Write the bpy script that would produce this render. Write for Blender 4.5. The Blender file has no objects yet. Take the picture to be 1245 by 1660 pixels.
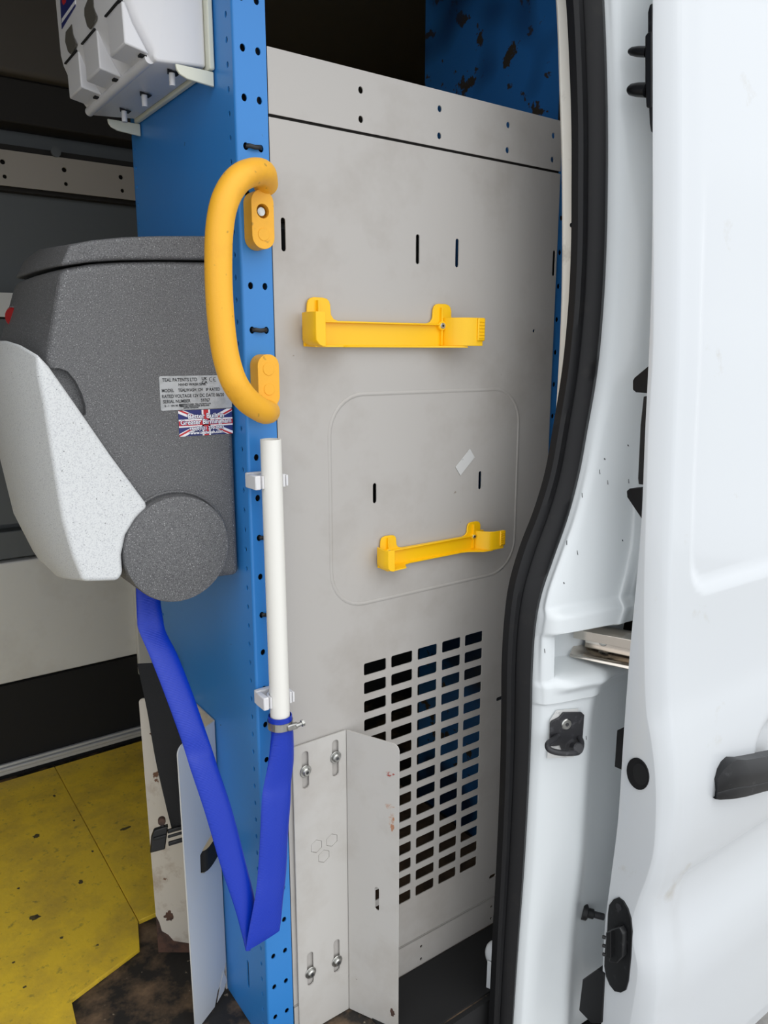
import bpy, bmesh, math, random
from mathutils import Vector, Matrix
from mathutils.geometry import delaunay_2d_cdt
random.seed(4)
scn = bpy.context.scene
col = scn.collection

# ------------------------------------------------------------ camera
F, HZ, CX, CY, CAMZ = 1245.0, 572.0, 622.5, 830.0, 1.15
TH = math.atan((CY-HZ)/F); YAW = math.radians(35.8)
cd = bpy.data.cameras.new('camera'); cam = bpy.data.objects.new('camera', cd); col.objects.link(cam)
cam.location = (0, 0, CAMZ); cam.rotation_euler = (math.pi/2-TH, 0, -YAW)
cd.sensor_fit = 'VERTICAL'; cd.sensor_height = 36.0; cd.lens = 36.0*F/1660.0
cd.clip_start = 0.02; cd.clip_end = 200
scn.camera = cam

# ------------------------------------------------------------ overcast daylight
w = bpy.data.worlds.new('overcast'); scn.world = w; w.use_nodes = True
nt = w.node_tree; nt.nodes.clear()
o_ = nt.nodes.new('ShaderNodeOutputWorld'); bg = nt.nodes.new('ShaderNodeBackground')
tc = nt.nodes.new('ShaderNodeTexCoord'); sp = nt.nodes.new('ShaderNodeSeparateXYZ')
rp = nt.nodes.new('ShaderNodeValToRGB')
rp.color_ramp.elements[0].position = 0.0; rp.color_ramp.elements[0].color = (0.84, 0.87, 0.91, 1)
rp.color_ramp.elements[1].position = 0.8; rp.color_ramp.elements[1].color = (0.97, 0.985, 1.0, 1)
nt.links.new(tc.outputs['Generated'], sp.inputs[0]); nt.links.new(sp.outputs['Z'], rp.inputs[0])
nt.links.new(rp.outputs[0], bg.inputs[0]); nt.links.new(bg.outputs[0], o_.inputs[0])
bg.inputs[1].default_value = 1.56
sun = bpy.data.lights.new('sun', 'SUN'); sun.energy = 0.35; sun.angle = math.radians(45); sun.color = (1, 0.985, 0.96)
so = bpy.data.objects.new('sun', sun); col.objects.link(so)
so.rotation_euler = (math.radians(42), 0, math.radians(4))
scn.view_settings.view_transform = 'Standard'; scn.view_settings.look = 'None'
scn.view_settings.exposure = 0.0; scn.view_settings.gamma = 1.0; scn.view_settings.use_curve_mapping = False

# ------------------------------------------------------------ helpers
_s, _c = math.sin(YAW), math.cos(YAW); _ct, _st = math.cos(TH), math.sin(TH)
def at(px, py, ax, val):
    """point where the photograph's pixel meets the plane x/y/z (ax) = val, in metres"""
    u, v = px-CX, py-CY
    fw = F*_ct-v*_st; dn = F*_st+v*_ct
    d = (fw*_s+u*_c, fw*_c-u*_s, -dn); o = (0, 0, CAMZ)
    t = (val-o[ax])/d[ax]
    return Vector((o[0]+t*d[0], o[1]+t*d[1], o[2]+t*d[2]))
def lin(c):
    return tuple(((x/255)/12.92 if x/255 <= 0.04045 else ((x/255+0.055)/1.055)**2.4) for x in c)+(1,)

MATS = {}
def mat(name, rgb, rough=0.5, metal=0.0, coat=0.0, spec=0.5, noise=None, bump=None, spots=None, speck=None):
    """noise=(rgb2, scale, lo, hi) soft mottling; spots = list of (rgb, scale, threshold, soft, detail) worn patches
       speck=(dark rgb, light rgb, scale); bump=(scale, strength)"""
    m = bpy.data.materials.new(name); m.use_nodes = True; MATS[name] = m
    n = m.node_tree; b = n.nodes['Principled BSDF']
    b.inputs['Roughness'].default_value = rough; b.inputs['Metallic'].default_value = metal
    b.inputs['Coat Weight'].default_value = coat; b.inputs['Coat Roughness'].default_value = 0.06
    b.inputs['Specular IOR Level'].default_value = spec
    tx = n.nodes.new('ShaderNodeTexCoord')
    cur = None
    def noise_node(scale, detail=3, rough_=0.6):
        q = n.nodes.new('ShaderNodeTexNoise'); q.inputs['Scale'].default_value = scale
        q.inputs['Detail'].default_value = detail; q.inputs['Roughness'].default_value = rough_
        n.links.new(tx.outputs['Object'], q.inputs['Vector']); return q
    def mix(fac, a, c2):
        mx = n.nodes.new('ShaderNodeMix'); mx.data_type = 'RGBA'
        n.links.new(fac, mx.inputs[0])
        if a is None: mx.inputs[6].default_value = lin(rgb)
        else: n.links.new(a, mx.inputs[6])
        mx.inputs[7].default_value = lin(c2); return mx.outputs[2]
    def ramp(src, lo, hi):
        r = n.nodes.new('ShaderNodeMapRange'); r.inputs['From Min'].default_value = lo; r.inputs['From Max'].default_value = hi
        r.clamp = True; n.links.new(src, r.inputs['Value']); return r.outputs[0]
    if speck:
        q = noise_node(speck[2], 1, 0.5)
        cur = mix(ramp(q.outputs['Fac'], 0.50, 0.36), cur, speck[0])
        q2 = noise_node(speck[2]*1.1, 1, 0.5)
        mp = n.nodes.new('ShaderNodeMapping'); mp.inputs['Location'].default_value = (3.1, 7.7, 1.3)
        n.links.new(tx.outputs['Object'], mp.inputs[0]); n.links.new(mp.outputs[0], q2.inputs['Vector'])
        cur = mix(ramp(q2.outputs['Fac'], speck[3] if len(speck) > 3 else 0.60, 0.74), cur, speck[1])
    if noise:
        q = noise_node(noise[1], 5, 0.65)
        cur = mix(ramp(q.outputs['Fac'], noise[2], noise[3]), cur, noise[0])
    for sp_ in (spots or []):
        q = noise_node(sp_[1], sp_[4], 0.6)
        cur = mix(ramp(q.outputs['Fac'], sp_[2], sp_[2]+sp_[3]), cur, sp_[0])
    if cur is None: b.inputs['Base Color'].default_value = lin(rgb)
    else: n.links.new(cur, b.inputs['Base Color'])
    if bump:
        q = noise_node(bump[0], 2, 0.5)
        bp = n.nodes.new('ShaderNodeBump'); bp.inputs['Strength'].default_value = bump[1]; bp.inputs['Distance'].default_value = 0.001
        n.links.new(q.outputs['Fac'], bp.inputs['Height']); n.links.new(bp.outputs[0], b.inputs['Normal'])
    return m

BLUE = mat('blue_powder_coat', (52, 132, 206), 0.38, spots=[((36, 62, 92), 45, 0.74, 0.02, 3)])
BLUEW = mat('blue_worn', (44, 118, 190), 0.45, spots=[((66, 58, 48), 22, 0.61, 0.02, 4), ((20, 52, 90), 3, 0.5, 0.1, 2)])
GREY = mat('grey_sheet_paint', (183, 179, 174), 0.42, noise=((168, 162, 155), 5, 0.5, 0.75), spots=[((150, 140, 130), 60, 0.76, 0.03, 2)])
GREYW = mat('grey_bracket_paint', (196, 193, 188), 0.42, noise=((178, 172, 164), 6, 0.5, 0.8), spots=[((120, 100, 85), 38, 0.73, 0.03, 4)])
GREYD = mat('grey_bracket_dirty', (200, 194, 184), 0.5, noise=((150, 130, 112), 14, 0.52, 0.72), spots=[((105, 72, 52), 30, 0.66, 0.04, 4)])
RUST = mat('bare_rusty_steel', (92, 66, 54), 0.7, noise=((60, 45, 40), 40, 0.4, 0.6))
RUSTS = mat('rust_stain', (176, 126, 96), 0.7, noise=((196, 188, 180), 90, 0.42, 0.55))
REDS = mat('red_paint_mark', (165, 70, 60), 0.6, noise=((196, 188, 182), 160, 0.45, 0.55))
WHITE = mat('white_van_paint', (210, 214, 217), 0.28, coat=0.5, spots=[((186, 182, 172), 9, 0.64, 0.16, 8)], noise=((209, 213, 217), 2, 0.4, 0.7))
WHITEG = mat('pillar_paint', (225, 230, 232), 0.32, coat=0.4)
CREAM = mat('cream_flange', (226, 223, 214), 0.5, noise=((176, 170, 160), 14, 0.56, 0.72))
RUBBER = mat('black_rubber', (20, 20, 22), 0.5, spec=0.3, noise=((30, 29, 28), 30, 0.58, 0.75))
BLACK = mat('black_plastic', (19, 20, 22), 0.42, noise=((58, 58, 60), 60, 0.6, 0.75))
BLACKM = mat('black_mat', (20, 20, 21), 0.8)
GREASE = mat('greasy_black_metal', (44, 44, 47), 0.45, noise=((88, 88, 92), 55, 0.55, 0.75))
HANDLE = mat('yellow_rubber_grip', (248, 182, 46), 0.5, noise=((226, 160, 40), 10, 0.55, 0.8), bump=(900, 0.25), spots=[((200, 146, 44), 90, 0.70, 0.06, 1)])
YPLAS = mat('yellow_plastic', (253, 198, 8), 0.35)
GRAN = mat('dark_granite_plastic', (99, 99, 100), 0.55, speck=((76, 76, 78), (176, 176, 176), 680, 0.62), bump=(600, 0.35))
GRANL = mat('light_granite_plastic', (216, 218, 218), 0.55, speck=((198, 200, 202), (232, 234, 234), 620, 0.62), bump=(600, 0.25), spots=[((92, 94, 96), 420, 0.735, 0.03, 1)])
WPLAS = mat('white_plastic', (222, 221, 222), 0.38)
CREAMP = mat('cream_plastic', (226, 226, 208), 0.4)
PVC = mat('white_pipe', (238, 236, 229), 0.35)
HOSE = mat('blue_layflat_hose', (2, 48, 172), 0.34, spec=0.45, bump=None)
STEEL = mat('zinc_steel', (196, 196, 192), 0.28, metal=1.0, noise=((150, 150, 148), 60, 0.4, 0.7))
CHROME = mat('polished_track', (214, 206, 196), 0.16, metal=1.0)
ALU = mat('aluminium_trim', (206, 208, 210), 0.4, metal=0.35)
YFLOOR = mat('yellow_painted_board', (244, 206, 58), 0.5, noise=((200, 166, 66), 9, 0.42, 0.75), bump=(120, 0.6),
             spots=[((70, 62, 46), 16, 0.70, 0.03, 5), ((150, 128, 62), 70, 0.60, 0.2, 3), ((90, 80, 62), 5, 0.68, 0.05, 6)])
DFLOOR = mat('dirty_rubber_floor', (36, 33, 30), 0.75, noise=((136, 110, 84), 9, 0.46, 0.70), bump=(90, 0.8), spots=[((150, 135, 115), 75, 0.68, 0.05, 4)])
WALL = mat('lining_offwhite', (226, 226, 222), 0.6, noise=((206, 203, 196), 4, 0.5, 0.8), spots=[((110, 95, 80), 18, 0.72, 0.06, 5)])
WALLG = mat('grey_metal_body', (98, 102, 103), 0.5)
WALLB = mat('beige_rail', (176, 168, 156), 0.5)
LINING = mat('dark_brown_lining', (92, 86, 78), 0.7)
DARKW = mat('dark_wall_and_shade', (46, 43, 40), 0.8)
ASPH = mat('asphalt', (172, 170, 167), 0.9, noise=((150, 148, 146), 30, 0.4, 0.7))
RED = mat('red_lens', (150, 28, 30), 0.3)
BRED = mat('print_red', (190, 40, 48), 0.45); BNAVY = mat('print_navy', (34, 44, 110), 0.45); BWHITE = mat('print_white', (236, 236, 240), 0.45)
SILVER = mat('silver_label', (180, 182, 183), 0.4, noise=((150, 152, 153), 60, 0.45, 0.7)); INK = mat('label_ink', (40, 42, 44), 0.6)
STRAP = mat('black_webbing', (15, 15, 16), 0.75, bump=(700, 0.6))
TAPE = mat('pale_sticker', (212, 212, 210), 0.4, noise=((150, 150, 150), 60, 0.58, 0.7))
HOLEM = mat('hole_dark', (14, 14, 15), 0.8)
# woven scale pattern on the hose
hn = HOSE.node_tree; hb = hn.nodes['Principled BSDF']
wv = hn.nodes.new('ShaderNodeTexWave'); wv.inputs['Scale'].default_value = 150; wv.inputs['Distortion'].default_value = 1.0
wv.bands_direction = 'Z'
t_ = hn.nodes.new('ShaderNodeTexCoord'); hn.links.new(t_.outputs['Object'], wv.inputs['Vector'])
b_ = hn.nodes.new('ShaderNodeBump'); b_.inputs['Strength'].default_value = 0.35; b_.inputs['Distance'].default_value = 0.0006
hn.links.new(wv.outputs['Fac'], b_.inputs['Height']); hn.links.new(b_.outputs[0], hb.inputs['Normal'])

def link(name, me, m, parent=None):
    o = bpy.data.objects.new(name, me)
    if m is not None and not me.materials: me.materials.append(m)
    col.objects.link(o)
    if parent: o.parent = parent
    return o
def tag(o, label=None, cat=None, group=None, kind=None):
    if label: o['label'] = label
    if cat: o['category'] = cat
    if group: o['group'] = group
    if kind: o['kind'] = kind
    return o
def empty(name, loc=(0, 0, 0)):
    # children are modelled in world space; the empty sits at the base of the thing
    o = bpy.data.objects.new(name, None); col.objects.link(o); o.location = loc; o.empty_display_size = 0.05
    return o
def attach(o, root):
    o.parent = root; o.matrix_parent_inverse = Matrix.Translation(-Vector(root.location)); return o
def fin(bm, name, m, root=None, smooth=False, bevel=0, seg=2, angle=35):
    bmesh.ops.recalc_face_normals(bm, faces=bm.faces)
    me = bpy.data.meshes.new(name); bm.to_mesh(me); bm.free()
    if smooth:
        for p in me.polygons: p.use_smooth = True
    o = link(name, me, m)
    if bevel:
        md = o.modifiers.new('b', 'BEVEL'); md.width = bevel; md.segments = seg; md.limit_method = 'ANGLE'; md.angle_limit = math.radians(angle)
        for p in me.polygons: p.use_smooth = True
    if smooth or bevel:
        try: me.set_sharp_from_angle(angle=math.radians(40 if smooth and not bevel else 60))
        except Exception: pass
    if root: attach(o, root)
    return o
def box_into(bm, x0, x1, y0, y1, z0, z1):
    v = [bm.verts.new(p) for p in ((x0,y0,z0),(x1,y0,z0),(x1,y1,z0),(x0,y1,z0),(x0,y0,z1),(x1,y0,z1),(x1,y1,z1),(x0,y1,z1))]
    for f in ((0,1,2,3),(4,5,6,7),(0,1,5,4),(1,2,6,5),(2,3,7,6),(3,0,4,7)): bm.faces.new([v[i] for i in f])
def box(name, b, m, root=None, bevel=0):
    bm = bmesh.new(); box_into(bm, *b); return fin(bm, name, m, root, bevel=bevel)
def loft(rings, name, m, root=None, smooth=False, bevel=0, caps=True, closed=True, seg=3, angle=35):
    bm = bmesh.new(); R = [[bm.verts.new(p) for p in r] for r in rings]
    n = len(R[0])
    for a, b in zip(R, R[1:]):
        for i in range(n if closed else n-1):
            j = (i+1) % n; bm.faces.new((a[i], a[j], b[j], b[i]))
    if caps: bm.faces.new(R[0]); bm.faces.new(list(reversed(R[-1])))
    return fin(bm, name, m, root, smooth, bevel, seg, angle)
def frame(o, u, v):
    u = Vector(u).normalized(); v = Vector(v).normalized(); n = u.cross(v)
    return Matrix(((u.x, v.x, n.x, o[0]), (u.y, v.y, n.y, o[1]), (u.z, v.z, n.z, o[2]), (0, 0, 0, 1)))
FRONT = lambda y: frame((0, y, 0), (1, 0, 0), (0, 0, 1))          # sheet coords (x, z), normal -Y
def rrect(x0, x1, y0, y1, r=0, k=4):
    if r <= 0: return [(x0,y0),(x1,y0),(x1,y1),(x0,y1)]
    P = []
    for cx, cy, a0 in ((x1-r,y0+r,-90),(x1-r,y1-r,0),(x0+r,y1-r,90),(x0+r,y0+r,180)):
        for i in range(k+1):
            a = math.radians(a0+90*i/k); P.append((cx+r*math.cos(a), cy+r*math.sin(a)))
    return P
def circ(x, y, r, k=12, ry=None):
    return [(x+r*math.cos(2*math.pi*i/k), y+(ry or r)*math.sin(2*math.pi*i/k)) for i in range(k)]
def sheet(name, outer, holes, M, t, m, root=None, bevel=0.0):
    """flat plate in frame M (front face at local z=0 outward +z side, thickness t behind it)"""
    loops = [list(outer)]+[list(h_) for h_ in holes]
    ccw = lambda L_: L_ if sum(L_[i-1][0]*L_[i][1]-L_[i][0]*L_[i-1][1] for i in range(len(L_))) > 0 else L_[::-1]
    loops = [ccw(L_) for L_ in loops]
    V = []; faces = []
    for L_ in loops:
        faces.append(list(range(len(V), len(V)+len(L_)))); V += [Vector((a, b)) for a, b in L_]
    vo, eo, fo, ov, oe, of = delaunay_2d_cdt(V, [], faces, 1, 1e-6)
    tris = [f for f, src in zip(fo, of) if 0 in src and len(src) == 1]
    bm = bmesh.new(); vs = [bm.verts.new((p.x, p.y, 0)) for p in vo]
    for f in tris:
        try: bm.faces.new([vs[i] for i in f])
        except ValueError: pass
    bmesh.ops.delete(bm, geom=[v for v in bm.verts if not v.link_faces], context='VERTS')
    bmesh.ops.recalc_face_normals(bm, faces=bm.faces)
    if bm.faces and sum(f.normal.z*f.calc_area() for f in bm.faces) < 0: bmesh.ops.reverse_faces(bm, faces=bm.faces)
    front = list(bm.faces); edge = [e for e in bm.edges if e.is_boundary]
    r_ = bmesh.ops.extrude_edge_only(bm, edges=edge)
    nv = [g for g in r_['geom'] if isinstance(g, bmesh.types.BMVert)]
    for v in nv: v.co.z = -t
    old = {}
    for e in bm.edges:
        a, b = e.verts
        if (a.co.z == 0) != (b.co.z == 0) and abs(a.co.x-b.co.x) < 1e-7 and abs(a.co.y-b.co.y) < 1e-7:
            if a.co.z == 0: old[a] = b
            else: old[b] = a
    inner = {}
    for f in front:
        vv = []
        for v in f.verts:
            q = old.get(v) or inner.get(v)
            if q is None: q = bm.verts.new((v.co.x, v.co.y, -t)); inner[v] = q
            vv.append(q)
        try: bm.faces.new(list(reversed(vv)))
        except ValueError: pass
    bmesh.ops.recalc_face_normals(bm, faces=bm.faces)
    me = bpy.data.meshes.new(name); bm.to_mesh(me); bm.free()
    me.transform(M)
    o = link(name, me, m)
    if bevel >= 0.0007:
        md = o.modifiers.new('b', 'BEVEL'); md.width = bevel; md.segments = 2; md.limit_method = 'ANGLE'; md.angle_limit = math.radians(50)
        for p in me.polygons: p.use_smooth = True
        me.set_sharp_from_angle(angle=math.radians(60))
    if root: attach(o, root)
    return o
def spline(P, n):
    """Catmull-Rom through points (tuples)"""
    out = []; Q = [Vector(p) for p in P]; Q = [Q[0]*2-Q[1]]+Q+[Q[-1]*2-Q[-2]]
    for i in range(1, len(Q)-2):
        for k in range(n):
            t = k/n; a, b, c, d = Q[i-1:i+3]
            out.append(0.5*((2*b)+(c-a)*t+(2*a-5*b+4*c-d)*t*t+(3*b-a-3*c+d)*t**3))
    out.append(Q[-2]); return out
def tube(path, r, name, m, root=None, k=16, caps=True, r2=None, smooth=True, side=None):
    """sweep; r can be a list; r2 second radius (flat sections); side = preferred direction of the wide axis"""
    P = [Vector(p) for p in path]; n = len(P)
    if not isinstance(r, (list, tuple)): r = [r]*n
    if r2 is None: r2 = r
    elif not isinstance(r2, (list, tuple)): r2 = [r2]*n
    rings = []; up = Vector(side) if side is not None else None
    for i in range(n):
        T = (P[min(i+1, n-1)]-P[max(i-1, 0)]).normalized()
        if up is None: up = T.orthogonal()
        sd = up if side is None else Vector(side)
        A = (sd-T*sd.dot(T)).normalized(); B = T.cross(A); up = A
        rings.append([P[i]+A*(r[i]*math.cos(2*math.pi*j/k))+B*(r2[i]*math.sin(2*math.pi*j/k)) for j in range(k)])
    return loft(rings, name, m, root, smooth=smooth, caps=caps)
def disc(name, c, n, r, h, m, root=None, k=24, bevel=0.0, k2=None):
    """short cylinder: base centre c, axis n"""
    n = Vector(n).normalized(); A = n.orthogonal().normalized(); B = n.cross(A); c = Vector(c)
    rg = [[c+n*hh+(A*math.cos(2*math.pi*i/k)+B*math.sin(2*math.pi*i/k))*rr for i in range(k)] for hh, rr in ((0, r), (h-bevel, r), (h, r-bevel))]
    if bevel == 0: rg = [rg[0], rg[2]]
    return loft(rg, name, m, root, smooth=True)
def poly(name, pts, m, root=None, t=0.0004, n=(0, -1, 0)):
    """thin flat print: polygon given by 3D points, lifted along n"""
    n = Vector(n); a = [Vector(p) for p in pts]; return loft([a, [p+n*t for p in a]], name, m, root)
def text(name, s, M, size, m, root, align='LEFT', bold=0.0, sx=1.0):
    cu = bpy.data.curves.new('t', 'FONT'); cu.body = s; cu.size = size; cu.align_x = align; cu.offset = bold; cu.extrude = 0.00005
    o = bpy.data.objects.new('t', cu); me = bpy.data.meshes.new_from_object(o)
    bpy.data.objects.remove(o); bpy.data.curves.remove(cu); me.transform(Matrix.Diagonal((sx, 1, 1, 1))); me.transform(M); me.materials.clear(); me.name = name
    o = link(name, me, m); attach(o, root); return o
def struct(o, label=None): o['kind'] = 'structure'; (label and o.__setitem__('label', label)); return o

# ------------------------------------------------------------ metric layout
FZ = -0.015                       # load floor
XP, XR = 0.48, 1.165              # planes of the two racking end panels
YF, YB = 1.0, 1.405               # rack front and back
WY = 2.20                         # opposite wall
RZ = 2.0                          # roof

# ------------------------------------------------------------ van shell
struct(box('ground', (-6, 8, -6, 8, -0.72, -0.66), ASPH))
struct(box('floor', (-1.7, 2.2, 0.87, 2.3, -0.10, FZ), DFLOOR), 'dirty black rubber van floor stained brown')
struct(box('ceiling', (-1.7, 2.2, 0.85, 2.35, RZ, RZ+0.05), LINING))
struct(box('wall_left', (-1.75, -1.7, 0.8, 2.35, -0.1, RZ), WALL))
struct(box('wall_right', (2.2, 2.25, 0.8, 2.35, -0.1, RZ), DARKW))
struct(box('wall_back', (-1.7, 2.2, WY+0.06, WY+0.1, -0.1, RZ), WALLG))
# lining details of the opposite wall
struct(box('trim_1', (-1.7, 2.2, WY, WY+0.055, 0.262, 0.600), WALL, bevel=0.004), 'scuffed off-white lower wall lining')
struct(box('trim_2', (-1.7, 2.2, WY-0.005, WY+0.055, -0.012, 0.258), BLACKM), 'black plastic kick panel at the foot of the wall')
struct(box('trim_3', (-1.7, 2.2, WY+0.01, WY+0.055, 0.607, 0.682), WALLG, bevel=0.003))
struct(box('trim_4', (-1.7, 2.2, WY+0.02, WY+0.055, 0.700, 1.235), WALLG))
struct(box('trim_5', (-1.7, 2.2, WY+0.01, WY+0.055, 1.24, 1.30), WALL))
# perforated beige rail
holes = []
for k in range(-13, 12):
    holes += [circ(0.425+0.145*k, 1.612, 0.006), circ(0.427+0.145*k, 1.578, 0.005)]
struct(sheet('trim_6', rrect(-1.69, 2.19, 1.557, 1.641), holes, FRONT(WY), 0.004, WALLB), 'beige perforated rail along the upper wall')
struct(box('trim_7', (-1.7, 2.2, WY+0.025, WY+0.055, 1.55, 1.66), DARKW))
struct(box('trim_shade', (-1.7, 2.2, WY-0.03, WY+0.058, 1.70, 1.80), DARKW, bevel=0.004), 'dark strip standing in for the shaded gap under the upper lining')  # proud dark box, its colour stands in for shade below the lining
struct(box('trim_8', (-1.7, 2.2, WY-0.06, WY+0.055, 1.803, RZ), LINING, bevel=0.01), 'brown upper wall lining')
struct(disc('trim_9', at(90, 247, 1, WY), (0, -1, 0), 0.012, 0.006, WALLG))
for nm, x in (('trim_10', 0.17), ('trim_11', 0.69)):
    struct(box(nm, (x, x+0.03, WY+0.0, WY+0.05, 0.7, 1.23), WALLG, bevel=0.005))
# corner strip at the end of the off-white lining
struct(box('trim_12', (0.668, 0.71, WY-0.02, WY-0.002, 0.20, 0.62), WALL, bevel=0.004))
# aluminium edging at the foot of the wall
ed = empty('edging_strip', (0.2, WY-0.02, FZ)); tag(ed, 'ribbed aluminium edging strip along the foot of the black kick panel', 'trim')
for z0, z1, dy in ((0.028, 0.036, 0.004), (0.018, 0.027, 0.010), (0.0055, 0.017, 0.006)):
    box('rib', (-1.68, 1.3, WY-0.014-dy, WY-0.008, z0, z1), ALU, ed, bevel=0.002)
struct(box('floor_mat', (0.66, 1.6, 0.872, YF-0.006, FZ+0.0004, FZ+0.004), BLACKM), 'plain black rubber mat in front of the vented panel')
# yellow boards
def board(name, P, label):
    o = sheet(name, P, [], frame((0, 0, FZ+0.0115), (1, 0, 0), (0, 1, 0)), 0.010, YFLOOR, bevel=0.0008); return tag(o, label, 'floor board', 'yellow painted floor boards')
jx0, jx1 = 0.406, 0.399
board('floor_board', [(-1.68, 1.02), (0.205, 1.02), (0.234, 1.300), (0.376, 1.349), (0.3975, 1.424), (0.4045, 2.165), (-1.68, 2.165)], 'larger scuffed yellow floor board, left of the joint')
board('floor_board', [(0.3995, 1.424), (0.76, 1.434), (0.76, 2.17), (0.4065, 2.165)], 'smaller yellow floor board right of the joint, running behind the metal holder')
struct(box('floor_inner', (XP+0.01, XR-0.01, YF+0.03, YB+0.3, FZ+0.0005, FZ+0.004), mat('brown_ply', (128, 104, 80), 0.8, noise=((84, 68, 54), 12, 0.4, 0.7))), 'worn brown floor inside the racking')
STAIN = mat('floor_stain', (96, 84, 50), 0.6, noise=((60, 54, 42), 60, 0.4, 0.6))
for i, (px, py, a, b) in enumerate(((59, 1355, .0095, .009), (57, 1487, .011, .011), (131, 1430, .005, .008), (203, 1343, .014, .006), (30, 1440, .004, .004), (100, 1520, .004, .004), (88, 1290, .004, .006), (150, 1380, .003, .004), (158, 1532, .003, .003), (22, 1560, .003, .003), (120, 1330, .003, .004), (40, 1600, .004, .003))):
    c = at(px, py, 2, FZ+0.0117); rr = random.Random(i+3); P = []
    for k in range(16):
        t = 2*math.pi*k/16; q = rr.uniform(0.6, 1.15); P.append((c.x+a*q*math.cos(t), c.y+b*q*math.sin(t)))
    struct(sheet('floor_stain', P, [], frame((0, 0, FZ+0.0119), (1, 0, 0), (0, 1, 0)), 0.0003, STAIN))

# ------------------------------------------------------------ racking end panel (left) with front flange and return lip
ep = empty('racking_end_panel', (XP, YF, FZ)); tag(ep, 'blue perforated racking end panel with folded front post, left of the grey panels', 'racking')
Mside = frame((XP, 0, 0), (0, -1, 0), (0, 0, 1))       # coords (-y, z), normal -X
h = []
z = 0.03
while z < 1.93:
    h.append(circ(-1.0165, z, 0.0032, 8, 0.0042)); h.append(circ(-(YB-0.011), z, 0.003, 8)); z += 0.0298
h.append(rrect(-1.075, -1.068, 0.06, 0.115, 0.003)); h.append(circ(-1.12, 0.205, 0.004, 8))
sheet('side_panel', rrect(-YB, -1.003, FZ+0.002, 1.96), h, Mside, 0.002, BLUE, ep)
h = []
for k in range(-2, 30):
    z = 1.538-0.0595*k
    if z < FZ+0.02 or z > 1.94: continue
    h.append(circ(0.4935, z, 0.0040, 10, 0.0050)); h.append(circ(0.5155, z, 0.0040, 10, 0.0050))
sheet('front_post', rrect(0.4835, 0.5275, FZ+0.002, 1.96), h, FRONT(YF-0.002), 0.002, BLUE, ep)
# rounded fold between the two faces
fold = [[Vector((0.4835-0.0035*math.cos(a)+0.0, YF-0.002+0.005-0.005*math.sin(a), zz)) for a in [math.pi/2*i/6 for i in range(7)]] for zz in (FZ+0.002, 1.96)]
loft(fold, 'fold', BLUE, ep, smooth=True, caps=False, closed=False)
box('return_lip', (0.526, 0.528, YF-0.001, YF+0.02, FZ+0.002, 1.96), BLUE, ep)
box('back_lip', (XP, XP+0.03, YB-0.001, YB+0.001, FZ+0.002, 1.96), BLUE, ep)
# dark liner added behind the post so the perforations read as deep shaded holes
box('shade_liner', (0.4825, 0.5255, YF+0.024, YF+0.026, FZ+0.002, 1.96), DARKW, ep)

ep2 = empty('racking_end_panel', (XR, YF, FZ)); tag(ep2, 'far blue racking end panel with chipped dark paint, above and behind the grey panels', 'racking')
h = [rrect(-YB-0.02+0.012, -YB-0.02+0.018, 0.3*k+0.1, 0.3*k+0.108) for k in range(6)]
sheet('side_panel', rrect(-1.46, -1.003, FZ+0.002, 1.96), h, frame((XR, 0, 0), (0, -1, 0), (0, 0, 1)), 0.002, BLUEW, ep2)
h = []
for k in range(-6, 26):
    z = 1.508-0.0595*k
    if z > FZ+0.03: h.append(circ(1.1205, z, 0.0042, 10, 0.005))
sheet('front_post', rrect(1.1095, 1.163, FZ+0.002, 1.96), h, FRONT(YF+0.004), 0.002, BLUE, ep2)
box('shade_liner', (1.12, 1.16, YF+0.02, YF+0.022, FZ+0.01, 1.94), DARKW, ep2)  # dark liner added to shade the far post's holes

# ------------------------------------------------------------ grey panels
up = empty('upper_panel', (0.53, YF, 1.465)); tag(up, 'narrow grey sheet panel with six round holes above the main panel', 'panel')
h = []
for x in (0.679, 0.827, 0.975, 1.085): h += [circ(x, 1.521, 0.0042, 12, 0.005), circ(x, 1.482, 0.0042, 12, 0.005)]
sheet('face', rrect(0.5295, 1.1070, 1.4655, 1.5475), h, FRONT(YF-0.001), 0.0018, GREY, up, bevel=0.0006)
box('top_lip', (0.5295, 1.1070, YF+0.001, YF+0.025, 1.5455, 1.5475), GREY, up, bevel=0.0005)

mp = empty('vented_panel', (0.53, YF, 0.05)); tag(mp, 'large grey sheet panel with slots, embossed rounded square and vent grille', 'panel')
h = []
for x, zc in ((0.547, 1.312), (0.786, 1.310), (0.868, 1.310), (1.100, 1.309), (0.702, 0.928), (0.932, 0.927)):
    hh = 0.0225 if zc > 1 else 0.0165
    h.append(rrect(x-0.0036, x+0.0036, zc-hh, zc+hh, 0.0035, 3))
gx = [(0.679, 0.725), (0.736, 0.782), (0.794, 0.838), (0.850, 0.894), (0.905, 0.949)]
for a, b in gx:
    for k in range(15):
        zt = 0.640-k*0.03395; h.append(rrect(a, b, zt-0.0215, zt, 0.0028, 2))
h += [circ(1.055, 1.189, 0.003, 10), rrect(0.990, 1.008, 0.485, 0.493, 0.0035, 2), rrect(0.986, 1.004, 0.094, 0.102, 0.0035, 2)]
sheet('face', rrect(0.5295, 1.1070, 0.0515, 1.4612), h, FRONT(YF-0.001), 0.0018, GREY, mp, bevel=0.0005)
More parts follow.
